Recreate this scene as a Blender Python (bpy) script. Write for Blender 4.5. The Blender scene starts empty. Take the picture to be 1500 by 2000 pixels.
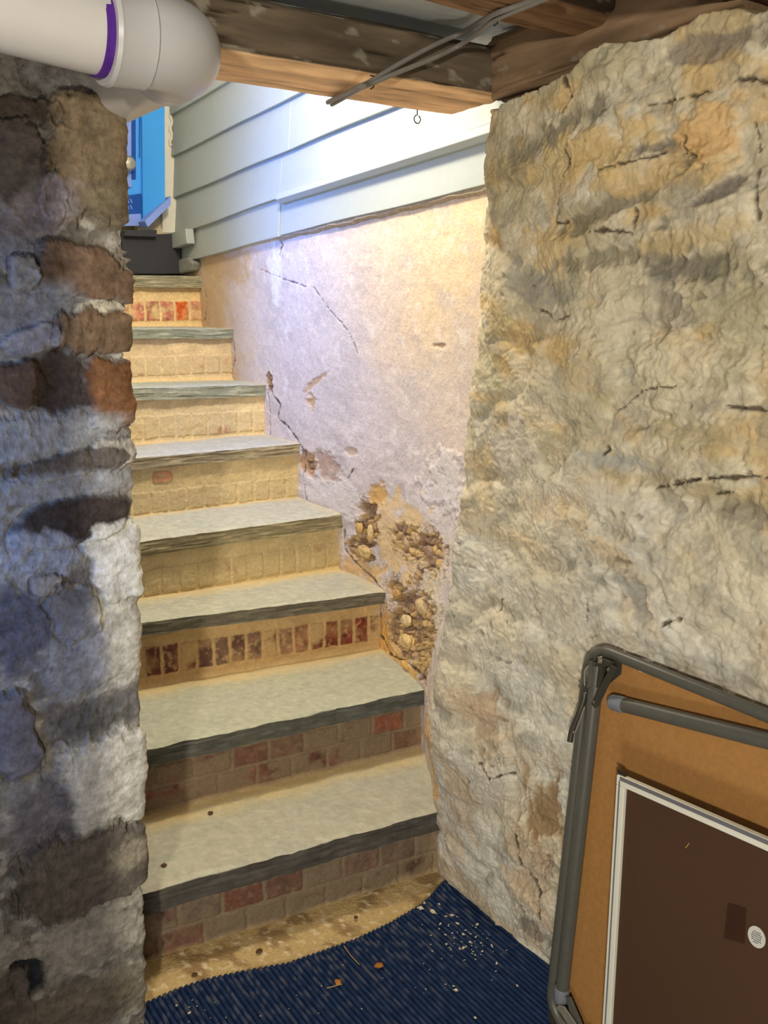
import bpy, math
import numpy as np
from mathutils import Vector, Matrix

# ------------------------------------------------------------------ camera
F_PX, HZ, EYE = 1800.0, 584.0, 1.509
scn = bpy.context.scene
PITCH = math.atan((1000 - HZ) / F_PX)
cam_d = bpy.data.cameras.new('camera'); cam = bpy.data.objects.new('camera', cam_d)
scn.collection.objects.link(cam); scn.camera = cam
cam.location = (0, 0, EYE); cam.rotation_euler = (math.pi / 2 - PITCH, 0, 0)
cam_d.sensor_fit = 'VERTICAL'; cam_d.sensor_height = 36; cam_d.lens = 36 * F_PX / 2000
cam_d.clip_start = 0.02
scn.view_settings.view_transform = 'Standard'; scn.view_settings.look = 'None'
scn.view_settings.gamma = 1; scn.view_settings.exposure = 0.0
scn.view_settings.use_curve_mapping = False

# ------------------------------------------------------------------ frame of the stairwell
# s runs up the stairs (away), off runs left from the stairwell wall, z is up
ANG = math.radians(34.6)
U = np.array([-math.sin(ANG), math.cos(ANG), 0.0])
N = np.array([-math.cos(ANG), -math.sin(ANG), 0.0])
Z = np.array([0, 0, 1.0]); P0 = np.array([.007, 2.824, 0.0]); CAM = np.array([0, 0, EYE])
def W(s, off, z): return P0 + U * s + N * off + Z * z
FWD = np.array([0, math.cos(PITCH), -math.sin(PITCH)]); UPV = np.array([0, math.sin(PITCH), math.cos(PITCH)])
def ray(px, py): return FWD + np.array([1, 0, 0]) * (px - 750) / F_PX - UPV * (py - 1000) / F_PX
def hit(px, py, p, n):
    d = ray(px, py); return CAM + d * (((p - CAM) @ n) / (d @ n))
def so(P): return float((P - P0) @ U), float((P - P0) @ N), float(P[2])
def at_off(px, py, o=0.0): return hit(px, py, W(0, o, 0), N)
def at_s(px, py, s): return hit(px, py, W(s, 0, 0), U)
def at_z(px, py, z): return hit(px, py, np.array([0, 0, z]), Z)

# ------------------------------------------------------------------ light
world = bpy.data.worlds.new('world'); scn.world = world; world.use_nodes = True
bg = world.node_tree.nodes['Background']; bg.inputs[0].default_value = (1.0, 0.97, 0.90, 1); bg.inputs[1].default_value = 0.18
def area(name, loc, target, sx, sy, power, col):
    l = bpy.data.lights.new(name, 'AREA'); l.shape = 'RECTANGLE'; l.size = sx; l.size_y = sy
    l.energy = power; l.color = col
    o = bpy.data.objects.new(name, l); scn.collection.objects.link(o); o.location = loc
    o.rotation_euler = (Vector(target) - Vector(loc)).to_track_quat('-Z', 'Z').to_euler(); return o
def bulb(name, loc, r, power, col):
    l = bpy.data.lights.new(name, 'POINT'); l.shadow_soft_size = r; l.energy = power; l.color = col
    o = bpy.data.objects.new(name, l); scn.collection.objects.link(o); o.location = loc; return o
bulb('stair_lamp', W(-.10, .50, 2.40), .07, 50, (1.0, .86, .64))          # lamp over the stairs, behind the lintel
bulb('cellar_lamp', (-.30, -1.3, 1.72), .06, 205, (1.0, .91, .74))            # cellar bulb behind the camera
area('stair_window_daylight', W(.45, 1.30, 2.05), W(.72, 0, 1.85), .05, .5, 9.5, (.05, .25, 1.0)).data.spread = math.radians(110)
area('cellar_uplight_fill', (-.15, -.3, .35), (.0, 2.0, 2.1), .3, .3, 9, (1.0, .94, .84))  # added fill aimed up at the ceiling boards, no real lamp stands there
area('cellar_window_daylight', (-1.02, .74, 1.35), (-.82, 1.6, 1.15), .30, .8, 1.15, (.16, .40, 1.0)).data.spread = math.radians(62)

# ------------------------------------------------------------------ numpy noise
def _h(ix, iy, iz, seed):
    h = (ix.astype(np.int64) * 374761393 + iy.astype(np.int64) * 668265263 + iz.astype(np.int64) * 2147483647 + seed * 1274126177) & 0xffffffff
    h = ((h ^ (h >> 13)) * 1274126177) & 0xffffffff
    h = ((h ^ (h >> 16)) * 2246822519) & 0xffffffff
    return ((h ^ (h >> 15)) & 0xffffff) / float(0xffffff)
def vn(x, y, seed=0):
    x, y = np.broadcast_arrays(np.asarray(x, float), np.asarray(y, float))
    ix = np.floor(x); iy = np.floor(y); fx = x - ix; fy = y - iy; z = np.zeros_like(ix)
    ux = fx * fx * fx * (fx * (fx * 6 - 15) + 10); uy = fy * fy * fy * (fy * (fy * 6 - 15) + 10)
    def g(a, b):
        t = _h(ix + a, iy + b, z, seed) * 2 * math.pi
        return np.cos(t) * (fx - a) + np.sin(t) * (fy - b)
    return ((g(0, 0) * (1 - ux) + g(1, 0) * ux) * (1 - uy) + (g(0, 1) * (1 - ux) + g(1, 1) * ux) * uy) * 1.5
def fbm(x, y, octv=4, seed=0, gain=.5):
    r = 0; a = 1; t = 0
    for k in range(octv):
        c, s_ = math.cos(.6 * k + seed), math.sin(.6 * k + seed)
        r = r + a * vn((x * c + y * s_) * 2.0 ** k, (-x * s_ + y * c) * 2.0 ** k, seed * 17 + k); t += a; a *= gain
    return r / t
def ridge(x, y, octv=4, seed=0):
    r = 0; a = 1; t = 0
    for k in range(octv):
        r = r + a * (1 - 2 * np.abs(vn(x * 2.0 ** k, y * 2.0 ** k, seed * 13 + k))); t += a; a *= .5
    return r / t
def worley(x, y, seed=0):
    ix = np.floor(x); iy = np.floor(y); z = np.zeros_like(ix)
    f1 = np.full(x.shape, 9.0); f2 = np.full(x.shape, 9.0); cid = np.zeros(x.shape)
    for a in (-1, 0, 1):
        for b in (-1, 0, 1):
            jx = ix + a + .15 + .7 * _h(ix + a, iy + b, z, seed); jy = iy + b + .15 + .7 * _h(ix + a, iy + b, z, seed + 7)
            d = np.hypot(x - jx, y - jy); i_ = _h(ix + a, iy + b, z, seed + 3)
            m = d < f1; f2 = np.where(m, f1, np.minimum(f2, d)); cid = np.where(m, i_, cid); f1 = np.where(m, d, f1)
    return f1, f2, cid
def ss(a, b, x):
    t = np.clip((x - a) / (b - a), 0, 1); return t * t * (3 - 2 * t)
def srgb(r, g, b):
    c = np.array([r, g, b]) / 255.0
    return np.where(c <= .04045, c / 12.92, ((c + .055) / 1.055) ** 2.4)
def mixc(col, c2, m):
    return col * (1 - m[..., None]) + c2 * m[..., None]

# ------------------------------------------------------------------ materials
def new_mat(name, rough=.85, spec=.3, metal=0.0):
    m = bpy.data.materials.new(name); m.use_nodes = True
    b = m.node_tree.nodes['Principled BSDF']; b.inputs['Roughness'].default_value = rough
    b.inputs['Specular IOR Level'].default_value = spec; b.inputs['Metallic'].default_value = metal
    return m, m.node_tree, b
def coat(name, rough=.88, var=.16, scale=60, bump=.35, bdist=.002, bscale=180, stretch=(1, 1, 1), spec=.25, tint=None, metal=0.0, alpha=None):
    """Procedural surface. Base colour = the mesh's own colour layer (or tint) broken up by noise; fine bump."""
    m, nt, b = new_mat(name, rough, spec, metal); n = nt.nodes; L = nt.links
    tc = n.new('ShaderNodeTexCoord'); mp = n.new('ShaderNodeMapping'); mp.inputs['Scale'].default_value = stretch
    L.new(tc.outputs['Object'], mp.inputs['Vector'])
    nz = n.new('ShaderNodeTexNoise'); nz.inputs['Scale'].default_value = scale; nz.inputs['Detail'].default_value = 6; nz.inputs['Roughness'].default_value = .65
    L.new(mp.outputs[0], nz.inputs['Vector'])
    mr = n.new('ShaderNodeMapRange'); mr.inputs['From Min'].default_value = .25; mr.inputs['From Max'].default_value = .75
    mr.inputs['To Min'].default_value = 1 - var; mr.inputs['To Max'].default_value = 1 + var; L.new(nz.outputs[0], mr.inputs[0])
    vm = n.new('ShaderNodeVectorMath'); vm.operation = 'SCALE'
    if tint is None:
        at = n.new('ShaderNodeAttribute'); at.attribute_name = 'col'; L.new(at.outputs['Color'], vm.inputs[0])
    else: vm.inputs[0].default_value = tuple(tint)
    L.new(mr.outputs[0], vm.inputs['Scale']); L.new(vm.outputs[0], b.inputs['Base Color'])
    n2 = n.new('ShaderNodeTexNoise'); n2.inputs['Scale'].default_value = bscale; n2.inputs['Detail'].default_value = 5
    L.new(mp.outputs[0], n2.inputs['Vector'])
    bp = n.new('ShaderNodeBump'); bp.inputs['Strength'].default_value = bump; bp.inputs['Distance'].default_value = bdist
    L.new(n2.outputs[0], bp.inputs['Height']); L.new(bp.outputs[0], b.inputs['Normal'])
    if alpha is not None: b.inputs['Alpha'].default_value = alpha
    return m
M = dict(
    plaster=coat('limewashed_plaster', var=.10, scale=90, bump=.6, bdist=.003, bscale=140),
    rubble=coat('rough_stone_and_mortar', var=.22, scale=70, bump=.8, bdist=.004, bscale=120),
    slate=coat('bluestone', var=.12, scale=70, bump=.5, bdist=.002, bscale=150, rough=.8),
    brick=coat('smeared_brick', var=.18, scale=110, bump=.6, bdist=.002, bscale=200),
    wood=coat('old_timber', var=.35, scale=22, bump=.8, bdist=.004, bscale=40, stretch=(.16, 1, 1), rough=.8),
    ground=coat('sandy_cement', var=.2, scale=120, bump=.9, bdist=.004, bscale=200),
    mat=coat('ribbed_carpet', var=.45, scale=700, bump=.9, bdist=.002, bscale=900, spec=.1, rough=.95),
    siding=coat('painted_clapboard', var=.03, scale=30, bump=.15, bdist=.001, bscale=60, rough=.45, spec=.4, tint=srgb(174, 182, 178)),
    whitepaint=coat('white_paint', var=.05, scale=40, bump=.3, bdist=.001, rough=.5, tint=srgb(235, 230, 215)),
    cream=coat('cream_paint', var=.06, scale=40, bump=.3, bdist=.001, rough=.6, tint=srgb(222, 208, 175)),
    blue=coat('door_blue', var=.06, scale=30, bump=.2, bdist=.001, rough=.35, spec=.5, tint=srgb(64, 165, 255), stretch=(8, 8, 1)),  # saturated blue base colour of the door leaf and reveal
    periwinkle=coat('door_pale_blue', var=.06, scale=30, bump=.2, bdist=.001, rough=.45, tint=srgb(135, 160, 235)),
    deepblue=coat('door_deep_blue', var=.1, scale=30, bump=.2, rough=.4, tint=srgb(18, 78, 165)),
    black=coat('black_sill', var=.15, scale=160, bump=.3, rough=.8, tint=srgb(62, 62, 66)),
    ceil=coat('painted_ceiling_board', var=.06, scale=25, bump=.3, bdist=.002, bscale=60, rough=.7, tint=srgb(232, 240, 244)),
    pvc=coat('white_pvc', var=.03, scale=20, bump=.05, rough=.32, spec=.5, tint=srgb(208, 206, 206)),
    pvc_hub=coat('grey_white_pvc', var=.03, scale=20, bump=.05, rough=.35, spec=.5, tint=srgb(190, 190, 194)),
    primer=coat('purple_primer', var=.3, scale=60, bump=.1, rough=.5, tint=srgb(84, 40, 140)),
    cable=coat('grey_cable', var=.1, scale=60, bump=.1, rough=.5, tint=srgb(128, 124, 120)),
    iron=coat('dark_iron', var=.2, scale=90, bump=.2, rough=.5, tint=srgb(60, 55, 52), metal=.3),
    steel=coat('olive_grey_enamel', var=.10, scale=60, bump=.15, bdist=.0005, rough=.38, spec=.5, tint=srgb(88, 88, 82)),
    steel2=coat('dark_enamel', var=.15, scale=60, bump=.15, bdist=.0005, rough=.4, spec=.5, tint=srgb(58, 57, 50)),
    cap=coat('blue_grey_plastic', var=.08, scale=60, bump=.1, rough=.45, tint=srgb(122, 128, 138)),
    nickel=coat('worn_nickel', var=.2, scale=90, bump=.2, rough=.35, tint=srgb(170, 165, 150), metal=.5),
    board=coat('brown_hardboard', var=.14, scale=90, bump=.25, bdist=.0008, bscale=300, rough=.6, tint=srgb(172, 126, 74)),
    clip=coat('white_clip', var=.05, rough=.5, tint=srgb(222, 216, 204)),
    alu=coat('white_enamelled_aluminium', var=.03, scale=30, bump=.05, rough=.4, spec=.5, tint=srgb(226, 226, 214)),
    gasket=coat('grey_gasket', var=.05, rough=.5, tint=srgb(110, 110, 116)),
    sticker=coat('paper_sticker', var=.04, rough=.7, tint=srgb(205, 205, 200)),
    ink=coat('grey_ink', var=.04, rough=.7, tint=srgb(84, 86, 96)),
    tape=coat('dark_brown_tape', var=.08, rough=.6, tint=srgb(60, 36, 26)),
    flake=coat('dry_paint_flake', var=.08, rough=.8, tint=srgb(214, 204, 180)),
    straw=coat('dry_straw', var=.15, rough=.8, tint=srgb(190, 160, 90)),
    leaf=coat('dry_leaf', var=.3, rough=.8, tint=srgb(170, 110, 50)),
    pebble=coat('brown_pebble', var=.2, rough=.8, tint=srgb(90, 62, 44)),
)
def mesh_screen():
    m, nt, b = new_mat('insect_screen', .7, .3); n = nt.nodes; L = nt.links
    b.inputs['Base Color'].default_value = (*srgb(84, 60, 44), 1)
    tr = n.new('ShaderNodeBsdfTransparent'); mx = n.new('ShaderNodeMixShader'); mx.inputs[0].default_value = .72
    nz = n.new('ShaderNodeTexNoise'); nz.inputs['Scale'].default_value = 400
    mr = n.new('ShaderNodeMapRange'); mr.inputs['To Min'].default_value = .62; mr.inputs['To Max'].default_value = .86
    L.new(nz.outputs[0], mr.inputs[0]); L.new(mr.outputs[0], mx.inputs[0])
    L.new(tr.outputs[0], mx.inputs[1]); L.new(b.outputs[0], mx.inputs[2]); L.new(mx.outputs[0], n['Material Output'].inputs[0])
    return m
M['screen'] = mesh_screen()

# ------------------------------------------------------------------ mesh helpers
def link(name, me, parent=None):
    o = bpy.data.objects.new(name, me); scn.collection.objects.link(o)
    if parent is not None: o.parent = parent
    return o
def tag(o, label=None, cat=None, group=None, kind=None):
    if label: o['label'] = label
    if cat: o['category'] = cat
    if group: o['group'] = group
    if kind: o['kind'] = kind
    return o
def empty(name, loc, label=None, cat=None, group=None):
    o = bpy.data.objects.new(name, None); scn.collection.objects.link(o); o.location = loc; o.empty_display_size = .05
    return tag(o, label, cat, group)
def settle(o, parent):
    """parts are modelled in world space; keep them there under a moved parent"""
    if parent is not None: o.matrix_parent_inverse = Matrix.Translation(-Vector(parent.location))
    return o
def raw_mesh(name, V, Fq, mat, parent=None, col=None, smooth=True):
    me = bpy.data.meshes.new(name); V = np.asarray(V, float)
    org = V.mean(0) if parent is None else None
    if org is not None: V = V - org
    if isinstance(Fq, np.ndarray) and Fq.ndim == 2:
        nf, k = Fq.shape
        me.vertices.add(len(V)); me.vertices.foreach_set('co', V.astype(np.float32).ravel())
        me.loops.add(nf * k); me.loops.foreach_set('vertex_index', Fq.astype(np.int32).ravel())
        me.polygons.add(nf); me.polygons.foreach_set('loop_start', np.arange(0, nf * k, k, dtype=np.int32))
        me.polygons.foreach_set('loop_total', np.full(nf, k, dtype=np.int32)); me.update(calc_edges=True)
    else:
        me.from_pydata([tuple(v) for v in V], [], [tuple(f) for f in Fq]); me.update()
    me.polygons.foreach_set('use_smooth', np.full(len(me.polygons), smooth)); me.validate()
    if col is not None:
        a = me.color_attributes.new('col', 'FLOAT_COLOR', 'POINT')
        c = np.ones((len(V), 4), np.float32); c[:, :3] = np.asarray(col).reshape(-1, 3); a.data.foreach_set('color', c.ravel())
    me.materials.append(M[mat] if isinstance(mat, str) else mat)
    o = link(name, me, parent)
    if org is not None: o.location = org
    else: settle(o, parent)
    return o
def grid_faces(nr, nc, closed=False):
    i = np.arange(nr - 1)[:, None] * nc; w = nc if closed else nc - 1
    j = np.arange(w)[None, :]; j2 = (j + 1) % nc
    return np.stack([i + j, i + j2, i + nc + j2, i + nc + j], -1).reshape(-1, 4)
def sheet(name, P, mat, col, parent=None, flip=False, closed=False):
    nr, nc = P.shape[:2]; Fq = grid_faces(nr, nc, closed)
    if flip: Fq = Fq[:, ::-1]
    return raw_mesh(name, P.reshape(-1, 3), np.ascontiguousarray(Fq), mat, parent, col.reshape(-1, 3) if col is not None else None)
def merge(parts):
    V = []; Fs = []; o = 0
    for v, f in parts:
        V += [tuple(p) for p in v]; Fs += [tuple(i + o for i in q) for q in f]; o += len(v)
    return V, Fs
def tube(path, r, seg=14, cap=True, flat=1.0, upv=None):
    path = [np.asarray(p, float) for p in path]; V = []; Fs = []; n = len(path); prev = None
    rs = r if hasattr(r, '__len__') else [r] * n
    for i, p in enumerate(path):
        t = path[min(i + 1, n - 1)] - path[max(i - 1, 0)]; t /= np.linalg.norm(t)
        if prev is None:
            a = np.array([0, 0, 1.0]) if upv is None else np.asarray(upv, float)
            if abs(a @ t) > .95: a = np.array([1.0, 0, 0])
        else: a = prev
        b = a - t * (a @ t); b /= np.linalg.norm(b); prev = b; c = np.cross(t, b)
        for k in range(seg):
            th = 2 * math.pi * k / seg; V.append(p + (b * math.cos(th) * flat + c * math.sin(th)) * rs[i])
    for i in range(n - 1):
        for k in range(seg):
            k2 = (k + 1) % seg; Fs.append((i * seg + k, i * seg + k2, (i + 1) * seg + k2, (i + 1) * seg + k))
    if cap:
        Fs.append(tuple(range(seg))[::-1]); Fs.append(tuple((n - 1) * seg + k for k in range(seg)))
    return V, Fs
def smooth_path(pts, n=8):
    pts = [np.asarray(p, float) for p in pts]; out = []
    for i in range(len(pts) - 1):
        a = pts[max(i - 1, 0)]; b = pts[i]; c = pts[i + 1]; d = pts[min(i + 2, len(pts) - 1)]
        for k in range(n):
            t = k / n
            out.append(.5 * ((2 * b) + (c - a) * t + (2 * a - 5 * b + 4 * c - d) * t * t + (3 * b - a - 3 * c + d) * t ** 3))
    out.append(pts[-1]); return out
def prism(poly, depth):
    """poly: 3-D points in order; depth: 3-D vector"""
    n = len(poly); V = [np.asarray(p, float) for p in poly] + [np.asarray(p, float) + depth for p in poly]
    Fs = [tuple(range(n)), tuple(range(2 * n - 1, n - 1, -1))] + [(i, i + n, (i + 1) % n + n, (i + 1) % n) for i in range(n)]
    return V, Fs
def solid(name, parts, mat, parent=None, smooth=False, bevel=0):
    V, Fs = merge(parts if isinstance(parts, list) else [parts])
    o = raw_mesh(name, V, Fs, mat, parent, None, smooth)
    if bevel:
        b = o.modifiers.new('bevel', 'BEVEL'); b.width = bevel; b.segments = 2; b.limit_method = 'ANGLE'
    if smooth:
        e = o.modifiers.new('edges', 'EDGE_SPLIT'); e.split_angle = math.radians(40)
    return o
def boxv(c, ax, ay, az):
    c, ax, ay, az = map(lambda q: np.asarray(q, float), (c, ax, ay, az))
    V = [c + ax * i + ay * j + az * k for k in (-1, 1) for j in (-1, 1) for i in (-1, 1)]
    return V, [(0, 2, 3, 1), (4, 5, 7, 6), (0, 1, 5, 4), (2, 6, 7, 3), (0, 4, 6, 2), (1, 3, 7, 5)]

_fc = {}
def fieldn(A, B, sc, octv, seed):
    """noise field reused between features, shifted so that no two look alike"""
    key = (A.shape, float(A[7, 9]), sc, octv, seed % 3)
    if key not in _fc: _fc[key] = fbm(A * sc, B * sc, octv, seed % 3 + 2, .62)
    return np.roll(_fc[key], ((seed * 61) % A.shape[0], (seed * 97) % A.shape[1]), (0, 1)) if seed > 2 else _fc[key]
# features painted on / carved in a wall, in the wall's own two coordinates
def blob(A, B, a, b, ra, rb, rot=0, warp=.25, seed=1, p=3.0, wscale=14):
    da = A - a; db = B - b; c, s_ = math.cos(rot), math.sin(rot)
    x = (da * c + db * s_) / ra; y = (-da * s_ + db * c) / rb
    d = (np.abs(x) ** p + np.abs(y) ** p) ** (1 / p)
    return d + warp * fieldn(A, B, wscale, 5, seed)
def crack(A, B, pts, wob=.006, seed=1):
    A2 = A + wob * fieldn(A, B, 35, 3, seed); B2 = B + wob * fieldn(A, B, 35, 3, seed + 5)
    d = np.full(A.shape, 9.0)
    for (a0, b0), (a1, b1) in zip(pts[:-1], pts[1:]):
        va, vb = a1 - a0, b1 - b0; t = np.clip(((A2 - a0) * va + (B2 - b0) * vb) / (va * va + vb * vb + 1e-12), 0, 1)
        d = np.minimum(d, np.hypot(A2 - a0 - va * t, B2 - b0 - vb * t))
    return d

# =================================================================== THE SETTING
# ------------------------------------------------------------------ right-hand masonry: stairwell wall, rounded end, cellar wall
def build_right_masonry():
    # silhouette of the rounded wall end at s = -.64
    zt = [0, .2, .427, .563, .694, .948, 1.194, 1.491, 1.717, 1.934, 2.1]
    ot = [.255, .272, .310, .306, .290, .256, .221, .193, .179, .181, .181]
    zs = np.concatenate([np.linspace(-.06, 2.04, 700)])
    ctl_low = [(1.95, 0), (.10, 0), (-.32, .085), (-.46, .15), (-.60, 0), (-.66, 0), (-.80, .25), (-1.0, .25), (-2.3, .25)]
    ctl_hi = [(1.95, 0), (-.10, 0), (-.50, 0), (-.575, .015), (-.612, 0), (-.655, 0), (-.75, .22), (-1.0, .24), (-2.3, .25)]
    nseg = [400, 150, 70, 60, 30, 50, 110, 400]
    cols_s = []; cols_o = []
    e = np.interp(zs, zt, ot); w = ss(.35, 1.15, zs)
    S = []; O = []
    for k in range(9):
        s_ = ctl_low[k][0] * (1 - w) + ctl_hi[k][0] * w; o_ = ctl_low[k][1] * (1 - w) + ctl_hi[k][1] * w
        if k == 4: o_ = e * (.93 * (1 - w) + .66 * w)
        if k == 5: o_ = e.copy()
        if k == 6: o_ = np.maximum(o_, 0) * w + (e * .6 + .1) * (1 - w)
        if k == 3: o_ = o_ + (e - .25) * .6 * (1 - w)
        S.append(s_); O.append(o_)
    for k in range(8):
        t = np.arange(nseg[k]) / nseg[k]
        cols_s.append(S[k][:, None] * (1 - t) + S[k + 1][:, None] * t); cols_o.append(O[k][:, None] * (1 - t) + O[k + 1][:, None] * t)
    Sg = np.concatenate(cols_s + [S[8][:, None]], 1); Og = np.concatenate(cols_o + [O[8][:, None]], 1)
    # round the corners
    for it in range(3):
        k = 9 if it < 2 else 5
        for G in (Sg, Og):
            P = np.pad(G, ((0, 0), (k, k)), 'edge'); c = np.cumsum(np.pad(P, ((0, 0), (1, 0))), 1)
            G[:] = (c[:, 2 * k + 1:] - c[:, :-(2 * k + 1)]) / (2 * k + 1)
    Zg = np.repeat(zs[:, None], Sg.shape[1], 1)
    nA = sum(nseg[:4]) + 15                     # split column: everything before is the stairwell wall
    # running length in plan is the wall's first coordinate
    dl = np.hypot(np.diff(Sg, axis=1), np.diff(Og, axis=1)); A = np.concatenate([np.zeros((len(zs), 1)), np.cumsum(dl, 1)], 1)
    A = A - A[:, [nA]] ; B = Zg
    P = P0 + U * Sg[..., None] + N * Og[..., None] + Z * Zg[..., None]
    du = np.gradient(P, axis=1); dz = np.gradient(P, axis=0); nn = np.cross(dz, du); nn /= np.linalg.norm(nn, axis=-1, keepdims=True) + 1e-12
    if (nn[300, 100] @ N) < 0: nn = -nn
    # nearest-vertex lookup from a photo position
    V = P - CAM; dep = V @ FWD; PX = 750 + F_PX * V[..., 0] / dep; PY = 1000 - F_PX * (V @ UPV) / dep
    def loc(px, py, part):
        sl = slice(0, nA) if part == 's' else slice(nA, None)
        d = (PX[::4, sl][:, ::4] - px) ** 2 + (PY[::4, sl][:, ::4] - py) ** 2; i = np.unravel_index(np.argmin(d), d.shape)
        a = i[0] * 4; b = i[1] * 4 + (0 if part == 's' else nA)
        ka = math.hypot(A[a, b + 1] - A[a, b], 0) / max(abs(PX[a, b + 1] - PX[a, b]), .05) if b + 1 < A.shape[1] else .001
        kb = abs(B[a + 1, b] - B[a, b]) / max(abs(PY[a + 1, b] - PY[a, b]), .05)
        return A[a, b], B[a, b], min(ka, .004), kb
    far = (np.arange(A.shape[1]) < nA)[None, :] * np.ones(A.shape)
    q = ss(-.25, .12, A)                         # 0 stairwell plaster, 1 cellar wall
    # ---- relief
    big = fbm(A * 4.2, B * 4.6, 3, 3); med = fbm(A * 13 + .6 * B, B * 15, 4, 5); rg = ridge(A * 7 + B * 3, B * 13 - A * 2, 4, 9)
    f1, f2, cid = worley(A * 3.6 + .35 * fbm(A * 5, B * 5, 3, 21), B * 6.2 + .35 * fbm(A * 5, B * 5, 3, 22), 4)
    stone = ss(0, .35, f2 - f1)
    tn_ = 5.0 * (fbm(A * 3.3 + .12 * med, B * 4.1, 4, 33, .6)) + 2.5 * fbm(A * 2 + 9, B * 2, 2, 34); tf_ = tn_ * 2.2; terr = np.floor(tf_) + ss(0, .16, tf_ - np.floor(tf_))
    tg_ = 6 * fbm(A * 9 + B * 3, B * 8 - A * 2, 4, 35, .6); terg = np.floor(tg_) + ss(0, .25, tg_ - np.floor(tg_))
    H_w = .0032 * (terr - tf_) + .0016 * (terg - tg_) + .013 * big + .006 * med + .0045 * rg + .010 * (stone - .6) + .0032 * fbm(A * 45, B * 50, 4, 31, .6)
    H_p = .004 * fbm(A * 5, B * 5, 3, 41) + .0018 * fbm(A * 22, B * 20, 3, 43) + .0009 * ridge(A * 45, B * 38, 3, 44)
    lowrough = ss(1.35, .75, B + .1 * fbm(A * 4, B * 4, 2, 47))
    H_p = H_p + lowrough * (.005 * med + .003 * rg)
    H = H_p * (1 - q) + H_w * q
    # ---- colour
    cream = srgb(214, 206, 184); tan = srgb(208, 178, 124); pale = srgb(214, 212, 202); grey = srgb(150, 148, 138); dark = srgb(108, 104, 98)
    lil = srgb(216, 203, 196)
    n1 = fbm(A * 3.1, B * 3.4, 4, 51); n2 = fbm(A * 6 + B * 2, B * 9, 4, 53); n3 = fbm(A * 11, B * 14, 4, 55)
    C = np.ones(A.shape + (3,)) * cream; tv_ = np.sin(np.floor(tf_) * 2.3) * .5 + .5
    up = ss(.7, 1.45, B + .15 * n1)
    C = mixc(C, pale, ss(-.1, .35, n1 * .8 - (up - .5) * .5))
    C = mixc(C, tan, .85 * ss(.02, .30, n2) * (.15 + .85 * up))
    C = mixc(C, srgb(176, 170, 140), .6 * ss(.05, .3, fbm(A * 5 + 7, B * 6, 3, 57)) * up)
    C = mixc(C, grey, .55 * ss(.12, .36, n3))
    C = mixc(C, dark, .45 * ss(.10, .0, f2 - f1) * ss(-.1, .25, fbm(A * 5, B * 5, 3, 59)) * (.35 + .65 * up))
    C = mixc(C, srgb(196, 176, 138), .35 * tv_ * (.3 + .7 * up)); C = C * (1 + .10 * np.sin(np.floor(tg_) * 1.9) + .22 * fbm(A * 40, B * 44, 4, 66, .65))[..., None]
    Cp = np.ones(A.shape + (3,)) * lil
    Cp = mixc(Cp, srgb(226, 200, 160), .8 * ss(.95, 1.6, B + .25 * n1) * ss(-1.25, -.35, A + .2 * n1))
    Cp = mixc(Cp, srgb(196, 184, 178), .5 * ss(.0, .3, n2)); Cp = mixc(Cp, srgb(236, 228, 220), .35 * ss(.2, .4, fbm(A * 18, B * 14, 4, 61))); Cp = Cp * (1 + .16 * fbm(A * 42, B * 38, 4, 67, .65))[..., None]
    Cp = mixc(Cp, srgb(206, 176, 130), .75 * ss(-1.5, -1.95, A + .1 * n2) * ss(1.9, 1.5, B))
    C = Cp * (1 - q[..., None]) + C * q[..., None]
    C = mixc(C, srgb(206, 186, 158), .6 * ss(.75, .1, B + .2 * n1) * ss(-.05, .2, n2) * q)
    def B_(part, px, py, rx, ry, rot=0, **k):
        a, b, ka, kb = loc(px, py, part); return blob(A, B, a, b, max(rx * ka, .004), max(ry * kb, .004), rot, **k)
    def stain(px, py, rx, ry, rot, col, amt, dz=0, seed=1, part='w', warp=.55):
        nonlocal C, H
        d = B_(part, px, py, rx, ry, rot, warp=warp * 3.0, seed=seed, p=2, wscale=14); m = ss(1.15, .55, d) * (far if part == 's' else 1 - far)
        C = mixc(C, srgb(*col), amt * m); H = H + dz * m
    k = 60
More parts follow.
